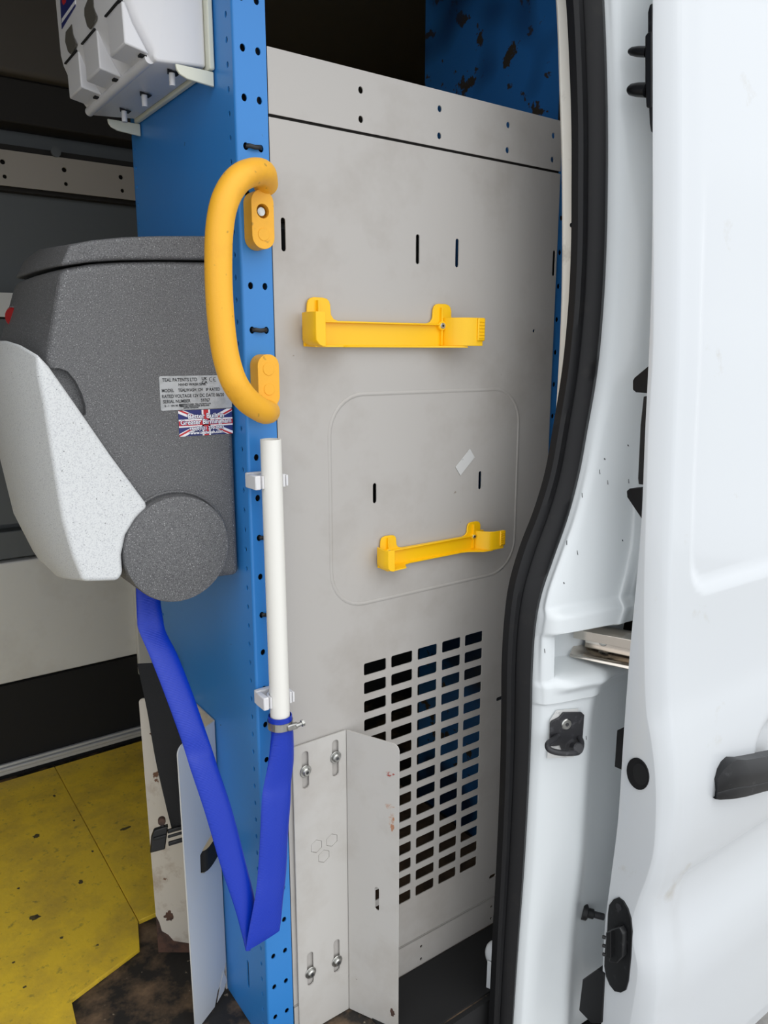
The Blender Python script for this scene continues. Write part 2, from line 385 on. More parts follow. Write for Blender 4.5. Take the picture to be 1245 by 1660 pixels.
# embossed line: rounded square bead
ex = rrect(0.618, 1.024, 0.746, 1.087, 0.062, 8)
P = [Vector((x, YF-0.0012, z)) for x, z in ex]; n = len(P)
rings = []
for i, p in enumerate(P):
    T = (P[(i+1) % n]-P[i-1]).normalized(); N = Vector((T.z, 0, -T.x))
    rings.append([p-N*0.0030, p-N*0.0013+Vector((0, -0.0010, 0)), p+N*0.0013+Vector((0, -0.0010, 0)), p+N*0.0030])
loft(rings+[rings[0]], 'embossed_bead', GREY, mp, smooth=True, caps=False, closed=False)
box('top_lip', (0.5295, 1.1070, YF+0.001, YF+0.02, 1.4594, 1.4612), GREY, mp)
box('seam_shade_backing', (0.531, 1.105, YF+0.006, YF+0.008, 1.4615, 1.4800), DARKW, mp)  # dark strip added behind the seam so the gap reads as black shade

ks = empty('kick_strip', (0.53, YF, FZ)); tag(ks, 'low grey strip with paired holes along the bottom of the vented panel', 'panel')
h = []
for x in (0.62, 0.808, 0.9935, 1.09): h += [circ(x, 0.028, 0.0030, 10), circ(x, -0.001+0.001, 0.0030, 10)]
sheet('face', rrect(0.5295, 1.1070, FZ+0.0015, 0.0495), h, FRONT(YF-0.0025), 0.0016, GREY, ks, bevel=0.0005)
box('top_lip', (0.5295, 1.1070, YF-0.0025, YF+0.01, 0.0485, 0.0500), GREY, ks)

# pale sticker on the panel
dc = at(754, 749, 1, YF-0.002)
stk = sheet('sticker', [(-0.022, -0.010), (0.022, -0.010), (0.022, 0.010), (-0.022, 0.010)], [], frame(dc+Vector((0, -0.0003, 0)), (0.74, 0, 0.67), (-0.60, 0, 0.80)), 0.0004, TAPE)
tag(stk, 'small pale diamond shaped sticker stuck on the grey panel above the lower bracket', 'sticker')

# rack interior: shelf divider seen through the grille
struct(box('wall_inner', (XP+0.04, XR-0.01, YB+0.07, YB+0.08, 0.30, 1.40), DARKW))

# ------------------------------------------------------------ cable ties on the post
for zc, s in ((1.4193, 'above the yellow grab handle'), (1.1813, 'between the feet of the yellow grab handle'), (0.8838, 'left of the white pipe, upper of two'), (0.7648, 'left of the white pipe, lower of two')):
    pth = [(0.4935, YF+0.008, zc), (0.4940, YF-0.004, zc), (0.4975, YF-0.0062, zc), (0.5045, YF-0.0068, zc-0.001), (0.5115, YF-0.0062, zc), (0.515, YF-0.004, zc), (0.5155, YF+0.008, zc)]
    t = tube(pth, 0.0030, 'cable_tie', BLACK, None, k=8, r2=0.0013, side=(0, 0, 1))
    tag(t, 'black cable tie looped through the blue post ' + s, 'cable tie', 'black cable ties on the post')

# ------------------------------------------------------------ yellow grab handle
gh = empty('grab_handle', (0.5, 0.985, 1.2)); tag(gh, 'curved yellow rubber grab handle bolted to the blue post', 'handle')
YH = 0.925
ctr = []
path = [at(437, 290, 1, 0.972)+Vector((0, 0.012, -0.004)), at(426, 281, 1, 0.958), at(407, 280, 1, 0.938), at(384, 293, 1, 0.928), at(365, 325, 1, YH), at(356, 370, 1, YH), at(354, 430, 1, YH),
        at(356, 490, 1, YH), at(361, 545, 1, YH), at(368, 585, 1, YH), at(381, 622, 1, YH), at(402, 650, 1, 0.934), at(426, 666, 1, 0.952), at(440, 668, 1, 0.972)+Vector((0, 0.010, 0))]
pp = spline(path, 6)
tube(pp, 0.0170, 'grip', HANDLE, gh, k=24)
def foot(zt, zb, xc, bolt):
    o = sheet('mounting_foot', rrect(xc-0.0165, xc+0.0165, zb, zt, 0.0158, 8), [circ(xc, z_, 0.0092, 20) for z_ in bolt['holes']] if bolt['holes'] else [], FRONT(0.9735), 0.0240, HANDLE, gh, bevel=0.003)
    return o
ft = foot(1.362, 1.287, 0.503, {'holes': [1.335]})
disc('plug', (0.503, 0.9737, 1.3055), (0, -1, 0), 0.0082, 0.0010, HANDLE, gh, bevel=0.0004)
disc('bolt_head', (0.503, 0.9840, 1.335), (0, -1, 0), 0.0070, 0.006, STEEL, gh, k=20, bevel=0.0015)
disc('bolt_seat', (0.503, 0.9950, 1.335), (0, -1, 0), 0.0092, 0.008, HANDLE, gh)
foot(1.148, 1.075, 0.5045, {'holes': []})
disc('plug', (0.5045, 0.9737, 1.128), (0, -1, 0), 0.0088, 0.0010, HANDLE, gh, bevel=0.0004)
disc('plug', (0.5045, 0.9737, 1.100), (0, -1, 0), 0.0082, 0.0010, HANDLE, gh, bevel=0.0004)

# ------------------------------------------------------------ white drain pipe, clips, hose, clamp
top = (at(422, 712, 1, 0.965)+at(455, 712, 1, 0.965))/2; bot = (at(438, 1166, 1, 0.965)+at(470, 1166, 1, 0.965))/2
pr = 0.0148
def ring_pts(c, r, k=28, ax=None): return [c+Vector((math.cos(2*math.pi*i/k)*r, math.sin(2*math.pi*i/k)*r, 0)) for i in range(k)]
pip = loft([ring_pts(top-Vector((0, 0, .05)), pr-0.0018), ring_pts(top, pr-0.0018), ring_pts(top, pr), ring_pts(bot, pr), ring_pts(bot, pr-0.0018)], 'waste_pipe', PVC, None, smooth=True, caps=True)
tag(pip, 'upright white plastic waste pipe clipped to the blue post', 'pipe')
for py, s, lx in ((780, 'upper', 0), (1137, 'lower', 0.004)):
    c = at(440, py, 1, 0.965); zc = c.z; t_ = (top.z-zc)/(top.z-bot.z); cx = top.x+(bot.x-top.x)*t_
    cl = empty('pipe_clip', (cx-0.01, 0.99, zc)); tag(cl, 'white plastic pipe clip holding the %s end of the white pipe' % s, 'clip', 'white pipe clips')
    # C shaped jaw, open to the front, with a block foot on the post
    pts = []
    for rr, rev in ((pr+0.0042, 0), (pr+0.0006, 1)):
        arc = [(cx+rr*math.cos(a), 0.965+rr*math.sin(a)) for a in [math.radians(-20+220*i/14) for i in range(15)]]
        pts += arc[::-1] if rev else arc
    loft([[Vector((x, y, zc-0.009)) for x, y in pts], [Vector((x, y, zc+0.009)) for x, y in pts]], 'jaw', WPLAS, cl, bevel=0.0006)
    bm = bmesh.new(); box_into(bm, cx-0.027, cx+0.004, 0.9865, 0.9965, zc-0.011, zc+0.011)
    fin(bm, 'foot', WPLAS, cl, bevel=0.002)
    box('tab', (cx-0.0285, cx-0.0195, 0.960, 0.987, zc-0.010, zc+0.010), WPLAS, cl, bevel=0.0015)
    box('tab', (cx+0.0192, cx+0.0225, 0.958, 0.985, zc-0.008, zc+0.008), WPLAS, cl, bevel=0.0008)
# lay-flat hose, two legs in one mesh
hs = empty('drain_hose', (0.45, 0.93, 0.1)); tag(hs, 'bright blue lay-flat hose hanging in a V from sink to white pipe', 'hose')
# rows: left edge, right edge (photo), depth, half thickness
legA = [(220, 940, 257, 955, 1.10, .007), (222, 1000, 264, 1000, 1.085, .006), (225, 1022, 269, 1024, 1.078, .004), (242, 1062, 288, 1062, 1.06, .005), (266, 1123, 311, 1120, 1.035, .0055), (290, 1189, 333, 1183, 1.01, .0065),
        (301, 1222, 345, 1218, 1.00, .0045), (309, 1248, 354, 1246, .99, .0065), (332, 1317, 376, 1312, .97, .006), (358, 1405, 398, 1396, .95, .0055), (380, 1471, 414, 1464, .935, .005), (392, 1515, 412, 1512, .927, .004), (398, 1541, 406, 1540, .922, .0025)]
legB = [(441, 1169, 471, 1169, .965, .0165), (440, 1190, 475, 1189, .963, .0130), (435, 1235, 476, 1232, .958, .0085), (427, 1276, 472, 1268, .953, .0045), (424, 1300, 471, 1300, .948, .0065), (422, 1347, 467, 1352, .94, .008), (418, 1413, 464, 1413, .93, .007),
        (413, 1457, 459, 1457, .922, .006), (404, 1505, 456, 1488, .917, .0045), (400, 1530, 454, 1503, .915, .0035), (399, 1542, 453, 1509, .914, .0015)]
def hoseleg(L, nm):
    l_ = spline([tuple(at(a, b, 1, y)) for a, b, _, _, y, _ in L], 6); r_ = spline([tuple(at(a, b, 1, y)) for _, _, a, b, y, _ in L], 6)
    th = spline([(t, 0, 0) for *_, t in L], 6); K = 24; rings = []
    for i in range(len(l_)):
        C = (l_[i]+r_[i])/2; A = (r_[i]-l_[i])/2; n_ = len(l_)
        T = ((l_[min(i+1, n_-1)]+r_[min(i+1, n_-1)])-(l_[max(i-1, 0)]+r_[max(i-1, 0)])).normalized()
        B = T.cross(A).normalized(); t = th[i].x; R_ = []
        for j in range(K):
            a = 2*math.pi*j/K; ca, sa = math.cos(a), math.sin(a)
            R_.append(C+A*(abs(ca)**0.85)*(1 if ca > 0 else -1)+B*t*(abs(sa)**1.3)*(1 if sa > 0 else -1))
        rings.append(R_)
    return loft(rings, nm, HOSE, hs, smooth=True)
hoseleg(legA, 'hose_length'); hoseleg(legB, 'hose_length')
# hose clamp
hc = empty('hose_clamp', tuple(bot-Vector((0, 0, .01)))); tag(hc, 'zinc worm-drive hose clamp around the top of the blue hose', 'clamp')
bc = bot+Vector((0, 0, -0.006))
loft([ring_pts(bc+Vector((0, 0, z)), r) for z, r in ((-0.006, 0.0178), (-0.006, 0.0196), (0.006, 0.0196), (0.006, 0.0178), (-0.006, 0.0178))], 'band', STEEL, hc, caps=False, bevel=0)
loft([ring_pts(bc+Vector((0, 0, z)), r) for z, r in ((0.004, 0.0160), (0.004, 0.0186), (0.013, 0.0180), (0.0135, 0.0166))], 'hose_cuff', HOSE, hc, smooth=True, caps=False)
hx = bc+Vector((0.011, -0.0185, -0.001))
bm = bmesh.new(); box_into(bm, hx.x-0.010, hx.x+0.008, hx.y-0.004, hx.y+0.003, hx.z-0.005, hx.z+0.005)
fin(bm, 'screw_housing', STEEL, hc, bevel=0.002)
tube([hx+Vector((0.004, -0.002, 0)), hx+Vector((0.016, -0.002, 0.001))], 0.0034, 'screw', STEEL, hc, k=10)
disc('screw_head', hx+Vector((0.014, -0.002, 0.001)), (1, 0, 0.1), 0.0052, 0.004, STEEL, hc, k=6)

# ------------------------------------------------------------ yellow clip brackets
def clip_bracket():
    r = empty('clip_bracket', (0.0, 0.0, 0.0))
    # local coords: x 0..0.27 between ends, z up, y 0 at the wall and negative towards the viewer
    out = [(0.002, 0.0), (0.245, 0.0), (0.262, 0.006), (0.262, 0.045)] 
    out += [(0.254, 0.0455)] + [(0.2535-0.0*i, 0.052) for i in range(1)]
    out += [(0.2535-0.011+0.011*math.cos(a), 0.058+0.011*math.sin(a)) for a in [math.radians(d) for d in (0, 30, 60, 90)]]
    out += [(0.229+0.010*math.cos(a), 0.059+0.010*math.sin(a)) for a in [math.radians(d) for d in (90, 120, 150, 180)]]
    out += [(0.218, 0.046), (0.214, 0.040), (0.206, 0.037), (0.055, 0.0375), (0.048, 0.040), (0.044, 0.046), (0.043, 0.058)]
    out += [(0.032+0.011*math.cos(a), 0.060+0.010*math.sin(a)) for a in [math.radians(d) for d in (0, 30, 60, 90)]]
    out += [(0.018+0.010*math.cos(a), 0.060+0.010*math.sin(a)) for a in [math.radians(d) for d in (90, 120, 150, 180)]]
    out += [(0.006, 0.03), (0.002, 0.03)]
    sheet('back_plate', out, [], FRONT(-0.0035), 0.0035, YPLAS, r, bevel=0.0008)
    bm = bmesh.new()
    box_into(bm, 0.022, 0.232, -0.010, -0.003, 0.0345, 0.0372)           # top rib
    fin(bm, 'rib', YPLAS, r, bevel=0.0008)
    for x, z1 in ((0.0225, 0.066), (0.2325, 0.063)):
        bm = bmesh.new(); box_into(bm, x-0.0012, x+0.0012, -0.0085, -0.003, 0.003, z1); fin(bm, 'rib', YPLAS, r, bevel=0.0005)
    # bottom lip swept along the length, deeper at both ends
    L = []
    for x, d in ((0.004, 0.030), (0.02, 0.036), (0.045, 0.034), (0.056, 0.014), (0.07, 0.009), (0.2, 0.009), (0.215, 0.012), (0.24, 0.030), (0.262, 0.034)):
        L.append([Vector((x, -0.002, 0.0)), Vector((x, -d, -0.001)), Vector((x, -d, 0.0018)), Vector((x, -0.002, 0.0028))])
    loft(L, 'bottom_lip', YPLAS, r, bevel=0.0005)
    # left jaw: side wall and returned front plate with big lower radius
    sec = [(0.0, -0.002), (-0.004, -0.030), (0.000, -0.040), (0.014, -0.0405), (0.014, -0.0375), (0.003, -0.0365), (0.000, -0.029), (0.003, -0.002)]
    rings = []
    for z, sh in ((0.0, 0.010), (0.003, 0.004), (0.009, 0.0), (0.02, 0.0), (0.044, 0.0), (0.048, 0.0)):
        rings.append([Vector((x+(sh if x < 0.01 else 0), y, z)) for x, y in sec])
    loft(rings, 'jaw', YPLAS, r, bevel=0.0012)
    # right jaw with thumb tab
    sec = [(0.236, -0.003), (0.243, -0.020), (0.252, -0.032), (0.262, -0.037), (0.288, -0.0375), (0.288, -0.034), (0.264, -0.033), (0.256, -0.028), (0.248, -0.018), (0.242, -0.003)]
    rings = [[Vector((x, y, z)) for x, y in sec] for z in (0.002, 0.006, 0.045, 0.047)]
    loft(rings, 'jaw', YPLAS, r, bevel=0.0008)
    bm = bmesh.new(); box_into(bm, 0.276, 0.290, -0.0405, -0.037, 0.010, 0.047); fin(bm, 'thumb_tab', YPLAS, r, bevel=0.002)
    for k in range(6):
        bm = bmesh.new(); box_into(bm, 0.278, 0.288, -0.0418, -0.0400, 0.014+k*0.0052, 0.0162+k*0.0052); fin(bm, 'tab_ridge', YPLAS, r, bevel=0.0005)
    for x in (0.0225, 0.2325):
        s = disc('screw_boss', (x, -0.003, 0.034), (0, -1, 0), 0.0072, 0.0068, YPLAS, r, k=20, bevel=0.001)
        disc('screw', (x, -0.0095, 0.034), (0, -1, 0), 0.0048, 0.0012, STEEL, r, k=16, bevel=0.0006)
        disc('screw_socket', (x, -0.0106, 0.034), (0, -1, 0), 0.0020, 0.0003, HOLEM, r, k=6)
    return r
def fit_bracket(r, M):
    for ch in r.children:
        ch.parent = r; ch.matrix_parent_inverse = Matrix.Identity(4)
    r.matrix_world = M
b1 = clip_bracket(); fit_bracket(b1, Matrix.Translation((0.5715, YF-0.003, 1.159)) @ Matrix.Diagonal((1.112, 1.05, 1.0, 1)))
tag(b1, 'upper yellow plastic clip bracket screwed to the grey panel', 'bracket', 'yellow clip brackets')
b2 = b1.copy(); col.objects.link(b2)
for ch in list(b1.children):
    c = ch.copy(); col.objects.link(c); c.parent = b2; c.matrix_parent_inverse = Matrix.Identity(4)
b2.matrix_world = Matrix.Translation((0.7035, YF-0.003, 0.803)) @ Matrix.Diagonal((0.90, 0.85, 0.74, 1))
tag(b2, 'lower yellow plastic clip bracket inside the embossed square', 'bracket', 'yellow clip brackets')

# ------------------------------------------------------------ right folded bracket with bolts
zb = empty('folded_bracket', (0.6, YF-0.006, FZ)); tag(zb, 'tall folded light grey steel bracket bolted across the lower panel', 'bracket')
Yb = YF-0.0058
bolts = [(0.560, 0.486, 0.490), (0.6175, 0.492, 0.500), (0.561, 0.105, 0.096), (0.6145, 0.100, 0.105)]
holes = [rrect(x-0.0065, x+0.0065, zc-0.033, zc+0.033, 0.006, 3) for x, zb_, zc in ((0.560, 0, 0.488), (0.6175, 0, 0.490), (0.561, 0, 0.112), (0.6145, 0, 0.110))]
hexes = []
for px, py in ((513, 1372), (538, 1362), (525, 1388)):
    c = at(px, py, 1, Yb); hexes.append((c.x, c.z))
hx6 = lambda x, z, r: [(x+r*math.sin(math.pi/3*i), z+r*math.cos(math.pi/3*i)) for i in range(6)]
sheet('fixing_plate', [(0.5375, FZ+0.002), (0.6385, FZ+0.002), (0.6385, 0.534), (0.5375, 0.534)], holes+[hx6(x, z, 0.0122) for x, z in hexes], FRONT(Yb), 0.0025, GREYW, zb, bevel=0.0004)
for x, z in hexes: sheet('hexagon', hx6(x, z, 0.0114), [], FRONT(Yb+0.0003), 0.0022, GREYW, zb, bevel=0.0002)
for (x, zz, zc) in bolts:
    bo = disc('washer', (x, Yb, zz), (0, -1, 0), 0.0105, 0.0020, STEEL, zb, k=24, bevel=0.0006)
    disc('bolt_head', (x, Yb-0.002, zz), (0, -1, 0), 0.0072, 0.0048, STEEL, zb, k=20, bevel=0.002)
    disc('socket', (x, Yb-0.0067, zz), (0, -1, 0), 0.0030, 0.0002, GREASE, zb, k=6)
# splayed flange coming towards the viewer
fx, fy = 0.6395, Yb-0.0005
ang = math.radians(25.8); fd = Vector((math.sin(ang), -math.cos(ang), 0)); Wf = 0.118
Mfl = frame((fx, fy, 0), fd, (0, 0, 1))
def arcc(cx, cy, r, a0, a1, k=6): return [(cx+r*math.cos(math.radians(a0+(a1-a0)*i/k)), cy+r*math.sin(math.radians(a0+(a1-a0)*i/k))) for i in range(k+1)]
wt = 0.0985
sheet('flange', [(0, FZ+0.002), (wt, FZ+0.002)]+arcc(wt-0.012, 0.534-0.014, 0.012, 0, 90)+[(0, 0.534)], [rrect(0.053, 0.0615, 0.212, 0.258, 0.0042, 4)], Mfl, 0.0025, GREYW, zb, bevel=0.0004)
def smear(nm, c, w_, h_, mm, root, seed=1, M=Mfl):
    rr = random.Random(seed); P = []
    for i in range(22):
        a = 2*math.pi*i/22; q = rr.uniform(0.55, 1.1); P.append((c[0]+w_*q*math.cos(a), c[1]+h_*q*math.sin(a)))
    o = sheet(nm, P, [], M @ Matrix.Translation((0, 0, 0.0004)), 0.0003, mm, root); return o
for i, (u, z, a, b, mm) in enumerate(((0.083, 0.478, 0.008, 0.003, REDS), (0.080, 0.4735, 0.005, 0.0018, REDS), (0.081, 0.418, 0.010, 0.005, RUSTS), (0.086, 0.392, 0.006, 0.020, RUSTS), (0.088, 0.020, 0.006, 0.008, RUST))):
    smear('rust_mark', (u, z), a, b, mm, zb, i)

# ------------------------------------------------------------ left holder: web, far flange, near flange
HOLDW = mat('pale_holder_paint', (204, 206, 207), 0.4)
hl = empty('metal_holder', (0.47, 1.2, FZ)); tag(hl, 'dented off-white folded steel holder standing left of the blue panel', 'holder')
sheet('web', [(-1.268, FZ+0.002), (-1.164, FZ+0.002), (-1.164, 0.530), (-1.268, 0.530)], [], frame((0.4765, 0, 0), (0, -1, 0), (0, 0, 1)), 0.0025, GREYD, hl)
# far flange: top left (0.404,1.323) to (0.4755,1.268)
a = Vector((0.4745, 1.2695, 0)); d2 = (Vector((0.4005, 1.3235, 0))-a); W2 = d2.length
M2 = frame(Vector((a.x, a.y, 0))+d2, -d2, (0, 0, 1))
foot_z = 0.020
sheet('far_flange', [(0.004, 0.075), (0.010, foot_z+0.04), (0.014, foot_z+0.02), (0.026, foot_z+0.012), (0.036, foot_z-0.002), (W2, foot_z-0.012), (W2, 0.530)]+[(q[0], q[1]) for q in arcc(0.008, 0.522, 0.008, 90, 180)], [], M2, 0.0025, GREYD, hl, bevel=0.0003)
sheet('bare_steel', [(0.003, FZ+0.004), (W2, FZ+0.004), (W2, 0.09), (0.003, 0.09)], [], M2 @ Matrix.Translation((0, 0, -0.0028)), 0.0012, RUST, hl)
sheet('label_remnant', [(0.022, 0.405), (0.037, 0.405), (0.037, 0.448), (0.026, 0.450)], [], M2 @ Matrix.Translation((0, 0, 0.0005)), 0.0003, TAPE, hl)
smear('rust_mark', (0.026, 0.462), 0.012, 0.008, RUST, hl, 9, M2)
smear('rust_mark', (0.030, 0.074), 0.010, 0.013, RUST, hl, 10, M2)
# near flange: (0.48,1.161) to (0.392,1.108)
a = Vector((0.4770, 1.1600, 0)); d3 = Vector((0.3915, 1.1080, 0))-a; W3 = d3.length
M3 = frame(Vector((a.x, a.y, 0))+d3, -d3, (0, 0, 1))
sx = W3*0.47
sheet('near_flange', [(0.004, FZ+0.002), (0.060, FZ+0.002), (0.072, 0.012), (0.088, 0.020), (0.094, 0.034), (W3, 0.050), (W3, 0.530)]+arcc(0.014, 0.516, 0.014, 90, 180), [[(sx-0.006, 0.275), (sx+0.004, 0.268), (sx+0.034, 0.285), (sx+0.036, 0.330), (sx+0.006, 0.316), (sx-0.005, 0.309)]], M3, 0.0025, HOLDW, hl, bevel=0.0004)
sheet('torn_label', [(0.066, FZ+0.006), (0.088, FZ+0.012), (0.098, 0.012), (0.090, 0.040), (0.080, 0.022)], [], M3 @ Matrix.Translation((0, 0, 0.0012)), 0.0005, TAPE, hl)

# black strap with buckle
bs = empty('webbing_strap', (0.42, 1.2, 0.2)); tag(bs, 'black webbing strap with plastic buckle threaded through the metal holder', 'strap')
sp1 = [at(246, 1075, 1, 1.30), at(262, 1150, 1, 1.27), at(276, 1230, 1, 1.235), at(292, 1300, 1, 1.205), at(303, 1345, 1, 1.19)]
rings = []
for i, p in enumerate(spline([tuple(q) for q in sp1], 5)):
    A = Vector((0.0225, -0.012, 0)); rings.append([p-A, p+A, p+A+Vector((0.0006, 0.0012, 0)), p-A+Vector((0.0006, 0.0012, 0))])
loft(rings, 'webbing', STRAP, bs)
q0 = M3 @ Vector((sx+0.010, 0.285, 0.0)); 
pw = [M3 @ Vector((sx-0.002, 0.290, -0.012)), M3 @ Vector((sx+0.006, 0.292, 0.002)), M3 @ Vector((sx+0.022, 0.298, 0.006)), M3 @ Vector((sx+0.045, 0.312, 0.008))]
rings = []
for p in spline([tuple(q) for q in pw], 4):
    rings.append([p+Vector((0, 0, -0.020)), p+Vector((0, 0, 0.020)), p+Vector((0, -0.0016, 0.020)), p+Vector((0, -0.0016, -0.020))])
loft(rings, 'webbing', STRAP, bs)
# buckle with two prongs
Mb = frame(at(270, 1355, 1, 1.20), (0.95, -0.3, 0.12), (0.02, 0.1, 1))
def bpart(nm, x0, x1, z0, z1, t0, t1, bev=0.0015):
    bm = bmesh.new(); box_into(bm, x0, x1, z0, z1, t0, t1); bmesh.ops.transform(bm, matrix=Mb, verts=bm.verts); return fin(bm, nm, BLACK, bs, bevel=bev)
bm = bmesh.new()
P0 = [(-0.030, -0.020), (-0.004, -0.021), (0.004, 0.020), (-0.020, 0.019), (-0.026, 0.006)]
lo = [bm.verts.new(Mb @ Vector((x, y, -0.005))) for x, y in P0]; hi = [bm.verts.new(Mb @ Vector((x, y, 0.006))) for x, y in P0]
bm.faces.new(lo); bm.faces.new(hi)
for i in range(5): bm.faces.new((lo[i], lo[(i+1) % 5], hi[(i+1) % 5], hi[i]))
fin(bm, 'buckle_body', BLACK, bs, bevel=0.002)
bpart('prong', 0.002, 0.030, -0.019, -0.012, -0.003, 0.003); bpart('prong', 0.002, 0.030, 0.004, 0.011, -0.003, 0.003); bpart('centre_bar', 0.002, 0.030, -0.005, 0.000, -0.002, 0.002)
bpart('buckle_ring', -0.022, 0.000, 0.002, 0.007, 0.005, 0.009, 0.001)
disc('stud', Mb @ Vector((-0.006, 0.030, -0.004)), Mb.to_3x3() @ Vector((0, 0, 1)), 0.0065, 0.010, RUST, bs, k=14, bevel=0.001)
bpart('loop', -0.009, -0.002, 0.018, 0.032, -0.003, 0.003)

# ------------------------------------------------------------ hand wash sink
sk = empty('hand_wash_sink', (0.38, 1.2, 0.80)); tag(sk, 'speckled dark grey moulded hand wash sink unit hung on the blue panel', 'sink')
def mould(name, A, B, m, y0, y1, y2, y3, bev, mid=((1.10, -0.004, 0), (1.20, -0.005, 0))):
    """A, B: matched photo outlines at depth y0 (near side face) and y1 (widest section); mirrored at the far side"""
    ra = [at(a[0], a[1], 1, y0) for a in A]; rb = []
    for a, b, p in zip(A, B, ra):
        rb.append(at(b[0], b[1], 1, y2) if b else Vector((p.x, y2, p.z)))
    lim = XP-0.0035
    for r in (ra, rb):
        for p in r: p.x = min(p.x, lim)
    mids = []
    for ym, dx, dz in mid:
        mr = [a.lerp(b, (ym-y0)/(y2-y0)) for a, b in zip(ra, rb)]
        for k, b in enumerate(B):
            if b: mr[k].x += dx; mr[k].z += dz if k == 0 and b[1] < 600 else 0
        mids.append(mr)
    cen = sum(ra, Vector())/len(ra)
    rd = [Vector((p.x+(cen.x-p.x)*0.03, y3, p.z+(cen.z-p.z)*0.03)) for p in rb]
    return loft([ra]+mids+[rb, rd], name, m, sk, bevel=bev, seg=4, angle=24)
N_ = None
Ya = 1.034
A = [(392, 427), (330, 424), (260, 423), (200, 424), (150, 427), (99, 436), (92, 480), (84, 530), (74, 590), (100, 645), (165, 735), (243, 838), (262, 915), (300, 945), (360, 936), (394, 931)]
B = [N_, N_, N_, N_, N_, (27, 456), (15, 500), (3, 545), N_, N_, N_, N_, N_, N_, N_, N_]
body = mould('body', A, B, GRAN, Ya, 1.20, 1.345, 1.375, 0.009)
A = [(392, 384), (330, 382), (260, 382), (200, 384), (150, 389), (112, 397), (105, 415), (99, 431), (150, 423.5), (200, 420.5), (260, 420), (330, 420.5), (392, 423.5)]
B = [N_, N_, N_, N_, N_, (66, 402), (43, 419), (28, 449), N_, N_, N_, N_, N_]
mould('lid', A, B, GRAN, Ya-0.004, 1.20, 1.350, 1.380, 0.005)
# light granite splash bowl
A = [(60, 573), (80, 594), (120, 651), (180, 738), (237, 815), (240, 824), (222, 841), (205, 868), (198, 900), (200, 930), (192, 942), (160, 943), (134, 942), (118, 900), (102, 842), (86, 745), (72, 655), (62, 605)]
B = [(-20, 556), N_, N_, N_, N_, N_, N_, N_, N_, N_, N_, N_, (97, 932), (63, 908), (28, 840), (2, 735), (-18, 650), (-26, 590)]
mould('splash_bowl', A, B, GRANL, Ya-0.014, 1.19, 1.350, 1.390, 0.012, ((1.070, -0.010, 0.011), (1.13, -0.014, 0.014), (1.24, -0.012, 0.010)))['label'] = 'pale speckled grey splash bowl front'
# round barrel of the water container
c = at(290, 891, 1, 1.016); kk = 48; R0 = 0.0760
def cring(r, y): return [Vector((c.x+r*math.cos(2*math.pi*i/kk), y, c.z+r*math.sin(2*math.pi*i/kk))) for i in range(kk)]
loft([cring(R0-0.003, 1.0155), cring(R0-0.0008, 1.0165), cring(R0, 1.0185), cring(R0, 1.39)], 'water_barrel', GRAN, sk, smooth=True)
# raised rim around the barrel on the body side
rim = []
for i in range(0, 26):
    a = math.radians(-32+ (150+32+0)*i/25); rim.append(Vector((c.x+(R0+0.004)*math.cos(a), 1.033, c.z+(R0+0.004)*math.sin(a))))
tube(rim, 0.0022, 'rim', GRAN, sk, k=8)
# finger recess beside the bowl (shallow crescent pocket cut into the body)
cut = [at(px, py, 1, Ya) for px, py in ((66, 585), (84, 597), (97, 597), (110, 602), (123, 618), (133, 638), (139, 658), (139, 672), (128, 680), (100, 640))]
bm = bmesh.new(); r0 = [bm.verts.new(p+Vector((0, -0.01, 0))) for p in cut]; r1 = [bm.verts.new(p+Vector((0, 0.012, 0))) for p in cut]
bm.faces.new(r0); bm.faces.new(list(reversed(r1)))
for i in range(len(cut)): bm.faces.new((r0[i], r0[(i+1) % len(cut)], r1[(i+1) % len(cut)], r1[i]))
bmesh.ops.recalc_face_normals(bm, faces=bm.faces); cme = bpy.data.meshes.new('cut'); bm.to_mesh(cme); bm.free()
co = bpy.data.objects.new('cut', cme); col.objects.link(co)
bb = body.modifiers.new('pocket', 'BOOLEAN'); bb.operation = 'DIFFERENCE'; bb.object = co; bb.solver = 'EXACT'
bpy.context.view_layer.update()
dg = bpy.context.evaluated_depsgraph_get(); nm_ = bpy.data.meshes.new_from_object(body.evaluated_get(dg)); body.modifiers.clear(); body.data = nm_; nm_.name = 'body'
bpy.data.objects.remove(co)
# red level lens on the front corner
lc = at(20, 514, 0, 0.245)
disc('level_lens', lc+Vector((0.004, 0, 0)), (-0.85, -0.52, 0), 0.0140, 0.008, RED, sk, k=24, bevel=0.002)
disc('lens_bezel', lc+Vector((0.004, 0, 0)), (-0.85, -0.52, 0), 0.0165, 0.004, GRAN, sk, k=24, bevel=0.001)

